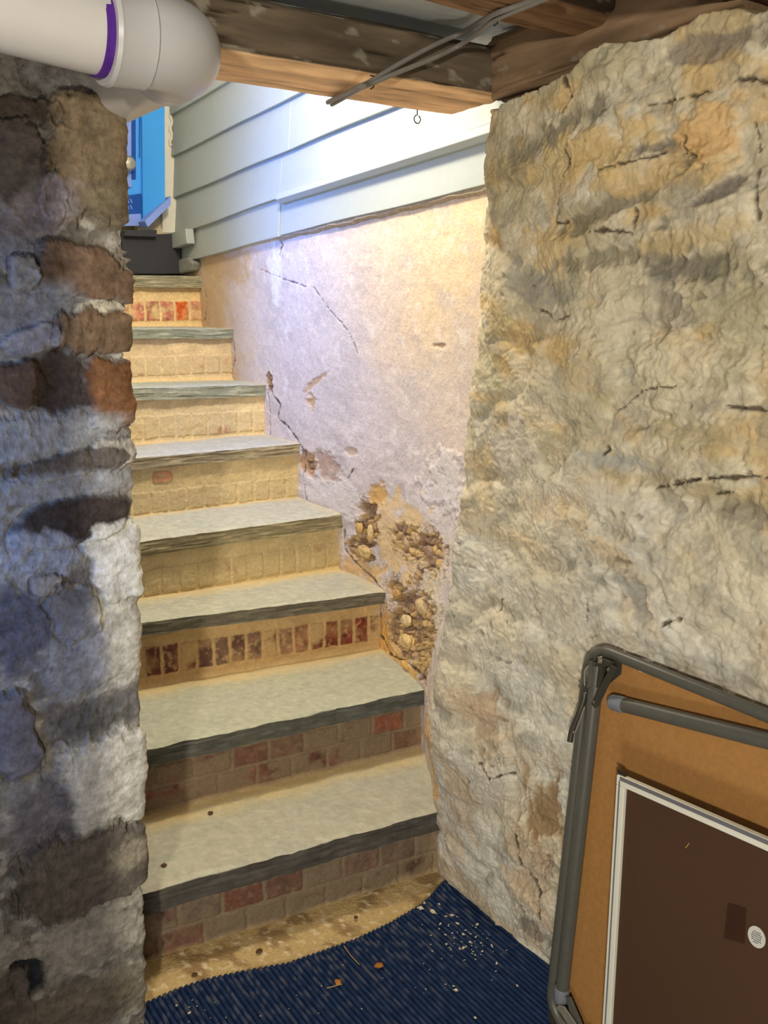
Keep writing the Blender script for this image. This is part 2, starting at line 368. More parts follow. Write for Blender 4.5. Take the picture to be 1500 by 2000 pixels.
    for px, py, rx, ry, rot, col, amt, dz in [
        (1090, 262, 120, 26, .25, (132, 126, 108), .8, -.004), (1180, 290, 120, 60, 0, (214, 186, 130), .8, .006), (1020, 300, 40, 60, .2, (140, 132, 112), .6, -.003),
        (1200, 140, 70, 30, .3, (200, 190, 160), .8, .004), (1290, 290, 70, 18, 0, (112, 106, 100), .75, -.006), (1350, 312, 50, 18, 0, (104, 100, 96), .7, -.008),
        (1390, 270, 70, 60, .2, (222, 184, 128), .85, .008), (1180, 415, 150, 18, .28, (126, 118, 100), .8, -.007), (1400, 370, 95, 20, .35, (104, 98, 94), .8, -.008),
        (1240, 350, 90, 40, 0, (212, 184, 132), .7, .004), (1080, 480, 45, 60, 0, (216, 188, 138), .7, .003), (1200, 500, 140, 22, .1, (124, 118, 100), .7, -.005),
        (1370, 520, 140, 26, -.05, (112, 108, 98), .75, -.006), (1330, 470, 120, 26, .1, (206, 184, 140), .6, .004), (1040, 560, 70, 36, -.2, (146, 146, 142), .6, -.003),
        (1310, 620, 60, 30, -.5, (128, 122, 116), .6, -.006), (1130, 690, 60, 50, 0, (206, 182, 132), .6, .003), (1200, 660, 100, 60, 0, (220, 212, 190), .6, .006),
        (1450, 640, 80, 120, 0, (160, 154, 124), .6, -.004), (1100, 760, 90, 40, .3, (196, 190, 168), .5, .006), (1340, 720, 120, 60, .2, (222, 212, 184), .6, .008),
        (1240, 810, 60, 40, 0, (168, 164, 150), .5, -.004), (1200, 905, 70, 22, 0, (168, 172, 172), .7, 0), (1360, 960, 140, 20, -.05, (172, 160, 128), .6, -.004),
        (1380, 860, 90, 40, 0, (186, 172, 132), .5, .004), (1150, 960, 130, 60, 0, (226, 220, 204), .5, .006), (1060, 1000, 60, 30, .1, (206, 184, 150), .5, 0),
        (1240, 1160, 60, 26, -.7, (150, 150, 148), .65, -.006), (1410, 1190, 34, 14, -.5, (110, 108, 106), .6, -.006), (1450, 1000, 70, 22, -.1, (130, 126, 116), .6, -.005),
        (1050, 1130, 70, 60, 0, (206, 198, 178), .5, .004), (1000, 860, 60, 60, 0, (196, 190, 186), .5, .004), (1400, 90, 130, 30, .0, (134, 124, 116), .7, -.006),
        (1260, 60, 90, 30, .4, (170, 160, 136), .6, .006), (1150, 110, 60, 30, .5, (180, 168, 136), .6, .005), (1080, 330, 40, 60, .2, (196, 178, 136), .7, 0),
        (1062, 1585, 46, 78, 0, (156, 128, 92), .9, -.010), (948, 1420, 28, 80, .1, (176, 152, 126), .7, -.006), (930, 1380, 50, 30, 0, (206, 180, 150), .6, 0),
        (900, 1560, 40, 70, 0, (196, 172, 142), .5, 0), (1040, 1700, 40, 60, .2, (190, 166, 138), .6, -.006), (1040, 1810, 26, 26, 0, (112, 100, 92), .6, -.008),
        (960, 1540, 40, 60, 0, (206, 196, 182), .5, .004), (1010, 1480, 60, 20, -.5, (196, 180, 156), .5, .003), (1110, 1300, 60, 40, 0, (196, 186, 160), .4, .004)]:
        k += 1; stain(px, py, rx, ry, rot, col, amt, dz, k)
    for px, py, rx, ry, rot, col, amt, dz in [
        (540, 530, 14, 80, 0, (240, 238, 238), .7, 0), (470, 640, 50, 90, 0, (214, 204, 204), .5, 0), (440, 520, 60, 30, 0, (200, 172, 132), .7, 0),
        (620, 740, 26, 7, .4, (196, 160, 116), .8, -.004), (610, 790, 10, 26, 0, (206, 160, 90), .8, -.006), (690, 880, 12, 8, 0, (190, 160, 110), .6, -.005),
        (740, 960, 14, 22, 0, (222, 172, 90), .9, -.006), (640, 915, 22, 34, 0, (176, 140, 110), .7, -.006), (600, 905, 14, 18, 0, (190, 140, 80), .8, -.010),
        (860, 675, 14, 6, 0, (160, 120, 80), .7, -.004), (650, 970, 60, 40, 0, (226, 218, 208), .5, .003), (780, 1060, 60, 80, 0, (226, 192, 132), .8, 0),
        (700, 1110, 40, 30, 0, (222, 180, 110), .8, -.004), (780, 1290, 60, 60, .0, (228, 180, 104), .9, -.003), (845, 1150, 22, 90, 0, (218, 204, 170), .7, .002),
        (745, 1230, 16, 60, 0, (222, 172, 98), .9, -.004), (840, 1460, 16, 90, 0, (226, 176, 104), .8, 0), (880, 950, 50, 60, 0, (222, 214, 210), .6, .006)]:
        k += 1; stain(px, py, rx, ry, rot, col, amt, dz, k, 's')
    # broken-out places showing rubble
    for px, py, rx, ry, rot, dz in [(718, 1028, 20, 48, 0, .050), (700, 1075, 26, 22, 0, .03), (800, 1058, 30, 30, 0, .026), (845, 1075, 30, 34, -.4, .030), (776, 1152, 18, 22, 0, .040),
                                    (812, 1205, 42, 56, 0, .050), (790, 1240, 34, 40, 0, .04), (832, 1280, 18, 52, 0, .035), (822, 1122, 8, 14, 0, .02), (603, 908, 8, 12, 0, .03), (528, 740, 6, 20, 0, .02)]:
        k += 1; d = B_('s', px, py, rx, ry, rot, warp=.9, seed=k, p=2.2, wscale=30); m = ss(1.02, .90, d) * far
        w1, w2, wid = worley(A * 36 + .6 * med, B * 36, k); lump = ss(0, .45, w2 - w1)
        H = H - m * (dz * .55 - .012 * lump - .006 * fbm(A * 60, B * 60, 3, k))
        cc = mixc(np.ones(A.shape + (3,)) * srgb(206, 172, 116), srgb(160, 130, 104), ss(.3, .8, wid)); cc = mixc(cc, srgb(70, 56, 42), .7 * ss(.14, .0, w2 - w1))
        C = C * (1 - m[..., None]) + cc * m[..., None]
        rim = np.exp(-((d - 1.06) / .07) ** 2) * far; H = H + .003 * rim; C = mixc(C, srgb(206, 176, 130), .6 * rim)
    # cracks
    def ck(part, pts, wdt=.0022, dep_=.008, col=(60, 50, 42), seed=1, amt=.9):
        nonlocal C, H
        q_ = [loc(px, py, part)[:2] for px, py in pts]; d = crack(A, B, q_, seed=seed); side = (far if part == 's' else 1 - far)
        wv = wdt * (.25 + 1.1 * ss(-.25, .35, fieldn(A, B, 30, 3, seed + 3))); m = ss(1.6, .6, d / wv) * side
        C = mixc(C, srgb(*col), amt * m); H = H - dep_ * m
    for i, (part, pts, wd) in enumerate([
        ('s', [(527, 735), (532, 770), (548, 790), (546, 815), (566, 842), (590, 868), (600, 905)], .004), ('s', [(612, 560), (640, 600), (680, 650), (700, 700)], .0012),
        ('s', [(452, 650), (458, 700), (452, 740)], .003), ('s', [(520, 760), (528, 800), (526, 850)], .003), ('s', [(398, 560), (404, 600), (400, 630)], .003),
        ('s', [(670, 1030), (676, 1080), (700, 1110), (735, 1135), (752, 1160)], .004), ('s', [(745, 1180), (742, 1240), (760, 1275), (800, 1300), (832, 1340)], .0035),
        ('s', [(590, 880), (596, 940), (600, 980)], .003), ('s', [(545, 465), (552, 480), (548, 500)], .005), ('s', [(840, 1350), (826, 1400), (832, 1440), (850, 1560)], .002),
        ('s', [(690, 918), (684, 935)], .003), ('s', [(500, 520), (560, 545), (600, 560)], .001),
        ('w', [(1110, 292), (1112, 320), (1098, 360), (1092, 400), (1086, 430), (1110, 428)], .0025), ('w', [(1475, 250), (1474, 300), (1478, 420)], .0025), ('w', [(1238, 405), (1232, 450)], .002),
        ('w', [(1150, 455), (1190, 450), (1230, 460)], .004), ('w', [(1340, 260), (1338, 300), (1360, 310)], .002), ('w', [(1178, 885), (1194, 873)], .005), ('w', [(1300, 1220), (1330, 1205)], .004),
        ('w', [(1280, 958), (1370, 935)], .003), ('w', [(1400, 960), (1440, 962)], .003), ('w', [(1200, 800), (1260, 765), (1330, 760)], .002), ('w', [(1060, 600), (1080, 630), (1110, 612)], .002),
        ('w', [(1010, 1630), (1016, 1690), (1060, 1740), (1062, 1790)], .0045), ('w', [(940, 1490), (960, 1520), (1000, 1510)], .003), ('w', [(1110, 150), (1118, 190), (1105, 215)], .004),
        ('w', [(985, 1170), (975, 1200)], .002), ('w', [(1150, 1180), (1140, 1230)], .002), ('w', [(1330, 940), (1420, 930), (1500, 925)], .003), ('w', [(1420, 790), (1500, 795)], .003),
        ('w', [(1440, 160), (1500, 150)], .003), ('w', [(1270, 210), (1400, 180)], .003), ('w', [(1180, 330), (1300, 300)], .002)]):
        ck(part, pts, wd, .006, (70, 58, 46), 90 + i)
    # pits
    pit = vn(A * 42, B * 42, 71); pm = ss(.60, .66, pit) * q * ss(.0, .2, fbm(A * 6, B * 6, 2, 72)); C = mixc(C, srgb(90, 80, 66), .5 * pm); H = H - .005 * pm
    # ragged top of the cellar wall
    topz = np.interp(A, [-.2, .0, .25, .45, .70, .85, 1.0, 1.5], [1.935, 1.915, 1.915, 1.945, 1.955, 1.95, 1.91, 1.91]) + .03 * fbm(A * 9, B * 0, 3, 81)
    over = np.clip((Zg - topz) / .05, 0, 1) * q
    P = P + nn * H[..., None] - nn * (over * .16)[..., None] - Z * (np.clip(Zg - topz, 0, 1) * q * .75)[..., None]
    C = mixc(C, srgb(120, 110, 96), .5 * over)
    o1 = sheet('wall_stairwell', P[:, :nA + 1], 'plaster', C[:, :nA + 1]); o2 = sheet('wall_right', P[:, nA:], 'plaster', C[:, nA:])
    tag(o1, kind='structure'); tag(o2, kind='structure')
    return o1, o2
wall_stairwell, wall_right = build_right_masonry()

# ------------------------------------------------------------------ left masonry pier
def build_pier():
    zs = np.linspace(-.05, 2.10, 860)
    edge_px = [(245, 150), (243, 300), (240, 400), (253, 445), (256, 475), (266, 520), (265, 560), (257, 610), (255, 700), (258, 760), (268, 850), (272, 900), (275, 960), (272, 1000),
               (281, 1050), (280, 1100), (285, 1160), (283, 1250), (288, 1400), (290, 1480), (283, 1600), (290, 1640), (290, 1700), (293, 1850), (297, 1920), (298, 2000)]
    S0 = -.655; pts = [so(at_s(px, py, S0)) for px, py in edge_px]
    zt = np.array([p[2] for p in pts])[::-1]; ot = np.array([p[1] for p in pts])[::-1]
    e = np.interp(zs, zt, ot)
    nf, nj = 430, 120
    tf = np.linspace(0, 1, nf) ** 1.0
    Of = (e[:, None] + .012) + (1 - tf)[None, :] * .60; Sf = np.full(Of.shape, S0)
    tj = np.linspace(0, 1, nj)[None, 1:]
    Oj = e[:, None] + .012 + tj * .10; Sj = S0 + tj * .42 + 0 * Oj
    Og = np.concatenate([Of, Oj], 1); Sg = np.concatenate([Sf, Sj], 1)
    for G in (Sg, Og):
        k = 5
        for it in range(2):
            Pd = np.pad(G, ((0, 0), (k, k)), 'edge'); c = np.cumsum(np.pad(Pd, ((0, 0), (1, 0))), 1); G[:] = (c[:, 2 * k + 1:] - c[:, :-(2 * k + 1)]) / (2 * k + 1)
    Zg = np.repeat(zs[:, None], Og.shape[1], 1); P = P0 + U * Sg[..., None] + N * Og[..., None] + Z * Zg[..., None]
    A = -(Og - .9) + np.maximum(Sg - S0, 0) * 1.2; B = Zg
    du = np.gradient(P, axis=1); dz = np.gradient(P, axis=0); nn = np.cross(du, dz); nn /= np.linalg.norm(nn, axis=-1, keepdims=True) + 1e-12
    if (nn[300, 100] @ U) > 0: nn = -nn
    C = np.ones(A.shape + (3,)) * srgb(150, 146, 138)
    n1 = fbm(A * 9, B * 12, 4, 103); n2 = fbm(A * 20, B * 26, 4, 105)
    C = mixc(C, srgb(112, 106, 98), ss(-.1, .3, n1)); C = mixc(C, srgb(186, 182, 172), .7 * ss(.08, .3, n2))
    H = .007 * n1 + .005 * n2 + .004 * ridge(A * 16, B * 22, 3, 107) + .002 * fbm(A * 70, B * 70, 3, 108)
    LAY = fbm(A * 13, B * 38, 5, 122, .6); FINE = fbm(A * 60, B * 70, 4, 123, .65)
    def conv(px, py, rx, ry):
        c = so(at_s(px, py, S0)); a = so(at_s(px + rx, py, S0)); b = so(at_s(px, py - ry, S0))
        return -(c[1] - .9), c[2], abs(a[1] - c[1]), abs(b[2] - c[2])
    k = 110
    def put(px, py, rx, ry, rot, col, dz, amt=1.0, p=3.0, warp=.3, crease=.006, soft=.10):
        nonlocal C, H, k
        k += 1; a, b, ra, rb = conv(px, py, rx, ry); d = blob(A, B, a, b, ra, rb, rot, warp=warp * 2.1, seed=k, p=p, wscale=13)
        m = ss(1 + soft, 1 - soft, d) * amt
        base = srgb(*col); v = fieldn(A, B, 26, 5, k); lay = np.roll(LAY, ((k * 61) % A.shape[0], (k * 97) % A.shape[1]), (0, 1))
        cc = base * (1 + .55 * v + .35 * lay)[..., None]
        C = C * (1 - m[..., None]) + cc * m[..., None]
        H = H * (1 - .4 * m) + dz * m * (1 - .25 * np.clip(d, 0, 1) ** 3) + m * (.0012 * lay + .0035 * v)
        if crease: 
            r_ = np.exp(-((d - 1.06) / .06) ** 2); H = H - .7 * crease * r_; C = C * (1 - .2 * r_[..., None])
    put(150, 160, 110, 34, -.1, (150, 148, 146), .010)
    put(60, 215, 60, 22, 0, (96, 86, 78), .010); put(40, 330, 52, 90, 0, (104, 96, 92), .016)
    put(172, 320, 76, 118, 0, (118, 104, 84), .024, p=5); put(200, 400, 42, 44, 0, (112, 104, 86), .012, crease=0, amt=.7)
    put(70, 420, 90, 46, .5, (132, 126, 130), .004, p=2, crease=0, soft=.3); put(105, 390, 30, 46, 0, (140, 132, 138), .014, p=2, crease=0)
    put(60, 500, 60, 40, 0, (128, 130, 138), .004, crease=0); put(165, 530, 100, 52, -.05, (112, 92, 76), .020, p=4); put(45, 535, 30, 38, 0, (150, 152, 160), .018)
    put(60, 625, 90, 62, 0, (140, 142, 148), .006, crease=0, soft=.3); put(190, 600, 46, 14, 0, (178, 172, 156), .014)
    put(190, 648, 80, 42, 0, (116, 96, 76), .018, p=4); put(60, 665, 50, 26, .2, (148, 148, 156), .012, crease=0)
    put(215, 770, 50, 66, 0, (120, 84, 56), .020, p=4); put(40, 750, 46, 50, 0, (98, 80, 68), .014); put(120, 750, 50, 60, 0, (74, 64, 58), -.006)
    put(110, 850, 150, 44, .05, (150, 150, 150), .010, p=2.5, soft=.25, crease=0); put(215, 885, 40, 30, 0, (166, 160, 150), .012)
    put(145, 905, 100, 22, .08, (98, 90, 82), .012); put(120, 950, 150, 30, .0, (142, 142, 142), .010, crease=0, soft=.25)
    put(140, 1018, 116, 46, .12, (62, 54, 50), .020, p=2.6, warp=.14)
    put(230, 1090, 56, 80, .2, (200, 198, 190), .012, p=3, crease=.004); put(70, 1080, 90, 40, -.2, (150, 152, 160), .008, crease=0, soft=.3)
    put(45, 1230, 60, 80, 0, (96, 96, 106), .006, soft=.3, crease=0); put(90, 1140, 30, 22, 0, (150, 145, 140), .012); put(140, 1200, 50, 60, .4, (118, 116, 118), .012)
    put(230, 1240, 54, 90, 0, (176, 172, 160), .010, crease=0, soft=.3); put(150, 1300, 60, 70, 0, (140, 140, 144), .008, crease=0, soft=.3)
    put(200, 1395, 90, 36, .1, (98, 96, 92), -.002, soft=.35, crease=0); put(30, 1440, 44, 84, .1, (116, 114, 122), .022)
    put(105, 1490, 30, 40, 0, (150, 146, 140), .004); put(210, 1520, 84, 96, .05, (190, 186, 176), .016, p=3, soft=.15)
    put(80, 1600, 60, 70, 0, (112, 108, 110), .004, crease=0, soft=.3); put(165, 1700, 136, 76, .12, (98, 90, 82), .018, p=3.4); put(250, 1660, 34, 26, 0, (168, 160, 140), .006, crease=0, soft=.5, amt=.6)
    put(160, 1840, 140, 54, .1, (156, 150, 140), .008, crease=0, soft=.3); put(55, 1910, 34, 42, .3, (48, 54, 58), -.020); put(20, 1960, 50, 60, 0, (104, 96, 90), .008)
    put(170, 1960, 120, 46, 0, (122, 112, 98), .010, crease=0, soft=.4)
    C = np.clip(C * np.clip(1 + .45 * FINE, .4, 1.8)[..., None] * 1.22, 0, .8); H = H + .0012 * FINE
    P = P + nn * H[..., None]
    o = sheet('wall_left', P, 'rubble', C); tag(o, kind='structure')
build_pier()

# stairwell's left wall, with the daylight opening between it and the pier; unseen, its near end placed to cut the daylight on the siding
def plain(name, c, ax, ay, az, mat, kind='structure', parent=None, bevel=0):
    o = solid(name, [boxv(c, ax, ay, az)], mat, parent, False, bevel)
    if parent is None: tag(o, kind=kind)
    return o
plain('wall_stair_left', W(1.151, .86, 1.3), U * .528, N * .05, Z * 1.35, 'cream')
plain('cellar_lamp_blocker', (-1.15, .57, 1.2), (.696, 0, 0), (0, .03, 0), (0, 0, 1.2), 'cream')  # unseen partition, added to keep the cellar lamp off the pier's left part

# ------------------------------------------------------------------ floor
def build_floor():
    ss_ = np.linspace(-3.4, -.30, 560); oo = np.linspace(.05, 2.4, 420)
    Sg, Og = np.meshgrid(ss_, oo, indexing='ij'); n1 = fbm(Sg * 14, Og * 14, 4, 201); n2 = fbm(Sg * 50, Og * 50, 3, 203)
    dfr = (-.56 - Sg)
    H = .0022 * n1 + .0015 * n2 + .010 * ss(.10, .0, dfr + .01 * n1) - .004
    P = P0 + U * Sg[..., None] + N * Og[..., None] + Z * H[..., None]
    C = np.ones(Sg.shape + (3,)) * srgb(204, 176, 124); C = mixc(C, srgb(160, 132, 92), ss(0, .3, n1)); C = mixc(C, srgb(226, 206, 168), ss(.15, .35, n2))
    o = sheet('floor', P, 'ground', C); tag(o, kind='structure')
build_floor()

# ------------------------------------------------------------------ staircase
R_px = [(855, 1583), (830, 1345), (750, 1155), (668, 1003), (587, 865), (520, 750), (455, 642), (395, 540)]
L_px = [(290, 1740), (290, 1462), (285, 1214), (280, 1055), (272, 893), (262, 757), (258, 642), (268, 538)]
THICK = [.058, .050, .042, .050, .042, .045, .038, .046]
stairs = empty('staircase', W(-.6, .5, 0), 'steep cellar staircase of grey bluestone treads on mortar-smeared brick risers', 'stairs')
def build_stairs():
    Rp = []
    for i in range(8):
        Rp.append(at_z(*R_px[i], .2 * (i + 1)) if i < 3 else P0 + U * .266 * (i - 2) + Z * .2 * (i + 1))
    # keep each right-hand corner on its own sight line, on the stairwell wall
    for i in range(3, 8): Rp[i] = at_off(*R_px[i], 0.0)
    angs = [26.5, 27, 25, 31, 31, 31, 31, 31]; D = []; Lp = []
    for i in range(8):
        a = math.radians(angs[i]); d = np.array([-math.cos(a), -math.sin(a), 0]); nrm = np.array([-d[1], d[0], 0])
        q = hit(*L_px[i], Rp[i], nrm); dd = (q - Rp[i]); dd = dd / np.linalg.norm(dd[:2]); D.append(dd); Lp.append(q)
    for i in range(8):
        d = D[i]; ext = .16 if i < 2 else .035; A0 = Rp[i] - d * ext; LEN = 1.02 + ext - .035 - (.0 if i < 3 else .05)
        nrm = np.array([d[1], -d[0], 0]) ; nrm = nrm / np.linalg.norm(nrm)
        if nrm @ U < 0: nrm = -nrm
        # depth back to the next riser (both ends)
        if i < 7:
            bR = (Rp[i + 1] - Rp[i]) @ nrm + .05; eL = Rp[i + 1] + D[i + 1] * 1.0; bL = (eL - (Rp[i] + d * 1.0)) @ nrm + .05
        else: bR = bL = .34
        nc, nt, nfr, nb = 230, 34, 12, 4
        tl = np.linspace(0, 1, nc); x = tl * LEN; th = THICK[i]
        back = bR + (bL - bR) * tl
        prof = []                                   # (depth fraction, height)
        for k in range(nt): prof.append((1 - k / (nt - 1), 0.0))
        for k in range(1, nfr): prof.append((0.0, -th * k / nfr))
        for k in range(nb): prof.append((k / (nb - 1), -th))
        prof = np.array(prof); npf = len(prof)
        X = np.repeat(x[None, :], npf, 0); Dp = prof[:, [0]] * back[None, :]; Hh = np.repeat(prof[:, [1]], nc, 1)
        front = (prof[:, [0]] == 0) * np.ones((1, nc))
        sd = 300 + i * 11
        chip = .010 * fbm(x * 6, x * 0 + i, 4, sd)[None, :] + .004 * fbm(x * 30, x * 0 + i, 3, sd + 1)[None, :]
        near = np.exp(-(Dp / .03) ** 2); strata = .006 * fbm(X * 7, Hh * 150 + 3, 3, sd + 2) * front
        Dd = Dp + chip * near + strata
        topm = (prof[:, [1]] == 0) * np.ones((1, nc)); rnd = .004 * np.exp(-(Dp / .008) ** 2) * topm
        Hd = Hh + topm * (.0022 * fbm(X * 9, Dp * 9, 4, sd + 3) + .0012 * ss(-.05, .05, fbm(X * 14, Dp * 22, 3, sd + 4))) - rnd + (1 - topm) * (.003 * fbm(X * 9, Dp * 3, 3, sd + 5))
        # slight fall to the front, as the strips of tread show
        P = A0 + d * X[..., None] + nrm * Dd[..., None] + Z * (Hd + [0, 0, 0, .004, .0, -.006, .0, 0][i] * np.clip(Dp / .28, 0, 1.1))[..., None]
        n1 = fbm(X * 8, Dp * 14, 4, sd + 6); n2 = fbm(X * 24, Dp * 40 + Hh * 60, 4, sd + 7)
        C = np.ones(X.shape + (3,)) * srgb(*[(190, 186, 166), (190, 190, 168), (192, 190, 170), (194, 192, 174), (190, 188, 180), (182, 186, 178), (182, 184, 176), (186, 182, 160)][i])
        C = mixc(C, srgb(172, 174, 158), .45 * ss(0, .35, n1)); C = mixc(C, srgb(214, 208, 188), .35 * ss(.05, .4, n2)); C = C * (1 + .25 * fbm(X * 40, Dp * 60, 4, sd + 12, .6))[..., None]
        C = mixc(C, srgb(230, 206, 152), .9 * ss(-.11, -.01, Dp - back[None, :] + .05 * n1 + [.03, .02, .0, -.02, -.02, -.03, -.03, -.03][i]) * topm)
        C = mixc(C, srgb(226, 202, 152), .5 * ss(.12, .0, X) * topm)
        edge = srgb(*[(84, 80, 74), (92, 92, 84), (112, 106, 90), (142, 132, 102), (150, 138, 110), (150, 150, 126), (146, 150, 132), (150, 144, 118)][i])
        Ce = np.ones(X.shape + (3,)) * edge; Ce = mixc(Ce, edge * 1.45, ss(.0, .3, fbm(X * 12, Hh * 90, 4, sd + 8))); Ce = mixc(Ce, edge * .6, .6 * ss(.1, .35, fbm(X * 9, Hh * 120, 3, sd + 9)))
        f3 = (1 - topm)[..., None]; C = C * (1 - f3) + Ce * f3
        V = P.reshape(-1, 3); Fq = grid_faces(npf, nc); n0 = len(V)
        o = raw_mesh('tread', V, np.ascontiguousarray(Fq[:, ::-1]), 'slate', stairs, C.reshape(-1, 3))
        e = o.modifiers.new('edges', 'EDGE_SPLIT'); e.split_angle = math.radians(50)
    # risers
    specials = {0: [(497, 1757, (112, 56, 46)), (585, 1735, (106, 68, 58)), (395, 1830, (108, 68, 58)), (700, 1702, (116, 84, 72)), (375, 1800, (116, 100, 88)), (800, 1668, (112, 88, 74))],
                1: [(775, 1398, (140, 72, 50)), (770, 1450, (118, 80, 60)), (480, 1478, (112, 68, 60)), (590, 1455, (112, 82, 70))],
                2: [(710, 1228, (122, 56, 44)), (672, 1232, (122, 62, 50)), (636, 1240, (126, 66, 48)), (335, 1282, (112, 66, 58)), (296, 1292, (104, 60, 52)), (385, 1278, (108, 78, 68)), (590, 1245, (150, 98, 76)), (465, 1265, (106, 76, 64)), (550, 1250, (146, 112, 88)), (425, 1270, (118, 92, 76)), (510, 1255, (134, 104, 84))],
                4: [(320, 932, (196, 104, 74))], 7: [(352, 608, (226, 112, 56))]}
    for i in range(8):
        d = D[i].copy(); d[2] = D[i][2]; nrm = np.array([d[1], -d[0], 0]); nrm = nrm / np.linalg.norm(nrm)
        if nrm @ U < 0: nrm = -nrm
        th = THICK[i]; top = -th + .004; zbase = .2 * i - .012 if i else -.01
        hgt = Rp[i][2] + top - zbase; inset = [.012, .016, .022, .012, .010, .010, .012, .020][i]
        nx, nz = 420, 90; x = np.linspace(-.16 if i < 2 else -.04, .98, nx); v = np.linspace(0, 1, nz)
        X, Vv = np.meshgrid(x, v); zl = D[i][2] * X          # the slab may fall to the left
        Zl = zbase + Vv * hgt + zl * Vv
        h_abs = Vv * hgt; sd = 500 + i * 17
        wob = .004 * fbm(X * 12, h_abs * 12, 3, sd)
        if i < 2:
            rows = [(.0, .066), (.066, .132), (.132, .2)] if i == 0 else [(.0, .06), (.06, .125), (.125, .2)]
            joint = np.full(X.shape, 1.0); bid = np.zeros(X.shape); hh = h_abs - (.012 if i == 0 else .02); rmid = np.zeros(X.shape)
            row = np.floor(hh / .064); blen = .105; xs = (X + wob + row * .047 + .03 * _h(row, row * 0, row * 0, sd)) / blen
            jx = np.minimum(xs - np.floor(xs), 1 - (xs - np.floor(xs))) * blen; fy = hh / .064 - row; jy = np.minimum(fy, 1 - fy) * .064
            bid = _h(np.floor(xs), row, row * 0, sd); dj = np.minimum(jx, jy); cenx = (np.floor(xs) + .5); valid = (hh > 0) & (hh < .132 if i == 0 else hh < .14)
        else:
            lo, hi = {2: (.036, .128), 3: (.025, .115), 4: (.02, .100), 5: (.03, .115), 6: (.03, .11), 7: (.03, .118)}[i]
            bw = [0, 0, .051, .058, .062, .060, .060, .062][i]
            xs = (X + wob + .01) / bw; fx = xs - np.floor(xs); jx = np.minimum(fx, 1 - fx) * bw
            jy = np.minimum(h_abs - lo + wob, hi - h_abs + wob); dj = np.minimum(jx, jy); row = np.zeros(X.shape)
            bid = _h(np.floor(xs), row, row, sd); valid = (h_abs > lo) & (h_abs < hi)
        mask = ss(.003, .0075, dj + .003 * fbm(X * 60, h_abs * 60, 2, sd + 1)) * valid
        bricks = [srgb(104, 78, 68), srgb(116, 80, 68), srgb(116, 68, 56), srgb(170, 128, 96), srgb(178, 132, 98), srgb(190, 134, 108), srgb(200, 140, 112), srgb(200, 128, 104)][i]
        mort = [srgb(132, 116, 96), srgb(134, 116, 94), srgb(196, 164, 116), srgb(204, 184, 138), srgb(212, 190, 142), srgb(226, 202, 152), srgb(230, 204, 160), srgb(236, 206, 152)][i]
        cover = [.50, .46, .34, .72, .80, .70, .66, .12][i]
        C = np.ones(X.shape + (3,)) * mort; nn1 = fbm(X * 14, h_abs * 20, 4, sd + 2); C = C * (1 + .25 * nn1)[..., None]
        bc = bricks * (.78 + .5 * bid)[..., None]
        for (px, py, col) in specials.get(i, []):
            q = hit(px, py, Rp[i] + nrm * inset, nrm); xq = (q - Rp[i]) @ (d / (1 + d[2] ** 2)); vq = q[2] - zbase
            jx_ = np.argmin(np.abs(x - xq)); jy_ = np.argmin(np.abs(v * hgt - vq))
            if i == 4:
                m = (blob(X, h_abs, xq, vq, .034, .020, 0, .25, 3, 4, 30) < 1); mask = np.maximum(mask, m * 1.0); bc = np.where(m[..., None], srgb(*col), bc); bid = np.where(m, 9.0, bid)
            else:
                b0 = bid[jy_, jx_]; m = np.abs(bid - b0) < 1e-9; bc = np.where(m[..., None], srgb(*col), bc); bid = np.where(m, 9.0, bid)
        smear = ss(.5 - cover * .9, .85 - cover * .9, .5 + 1.1 * fbm(X * 9, h_abs * 12, 4, sd + 3) - .35 * (bid > 5))
        smear = np.maximum(smear * (1 - .55 * (bid > 5)), .30 * (i < 2) * (bid > 5))
        bcol = bc * (1 + .9 * fbm(X * 30, h_abs * 30, 4, sd + 4, .6))[..., None]; bcol = mixc(bcol, mort, .55 * ss(.1, .3, fbm(X * 45, h_abs * 45, 4, sd + 6)))
        bcol = bcol * (1 - smear[..., None]) + mort * .92 * smear[..., None]
        C = C * (1 - mask[..., None]) + bcol * mask[..., None]
        C = mixc(C, srgb(238, 208, 150), .8 * ss(.030, .006, h_abs + .012 * nn1) * (1.0 if i >= 2 else .5))
        C = mixc(C, srgb(230, 202, 150), .5 * ss(.06, -.02, X) * (1.0 if i >= 2 else .4))
        dark_gap = ss(.985, 1.0, Vv)
        H = .004 * mask + .004 * nn1 + .002 * fbm(X * 50, h_abs * 50, 3, sd + 5) + .012 * ss(.028, 0, h_abs + .008 * nn1) - .012 * dark_gap
        base = Rp[i] + nrm * (inset + .012)
        P = base + np.array([d[0], d[1], 0]) * X[..., None] - nrm * H[..., None]; P[..., 2] = Zl
        o = sheet('riser', P, 'brick', C, stairs, flip=True)
        if i == 7: o['label'] = 'red brick riser with one bright orange brick'
        if i == 2: o['label'] = 'riser of upright dark red bricks in sandy mortar'
    return Rp, D
STAIR_R, STAIR_D = build_stairs()

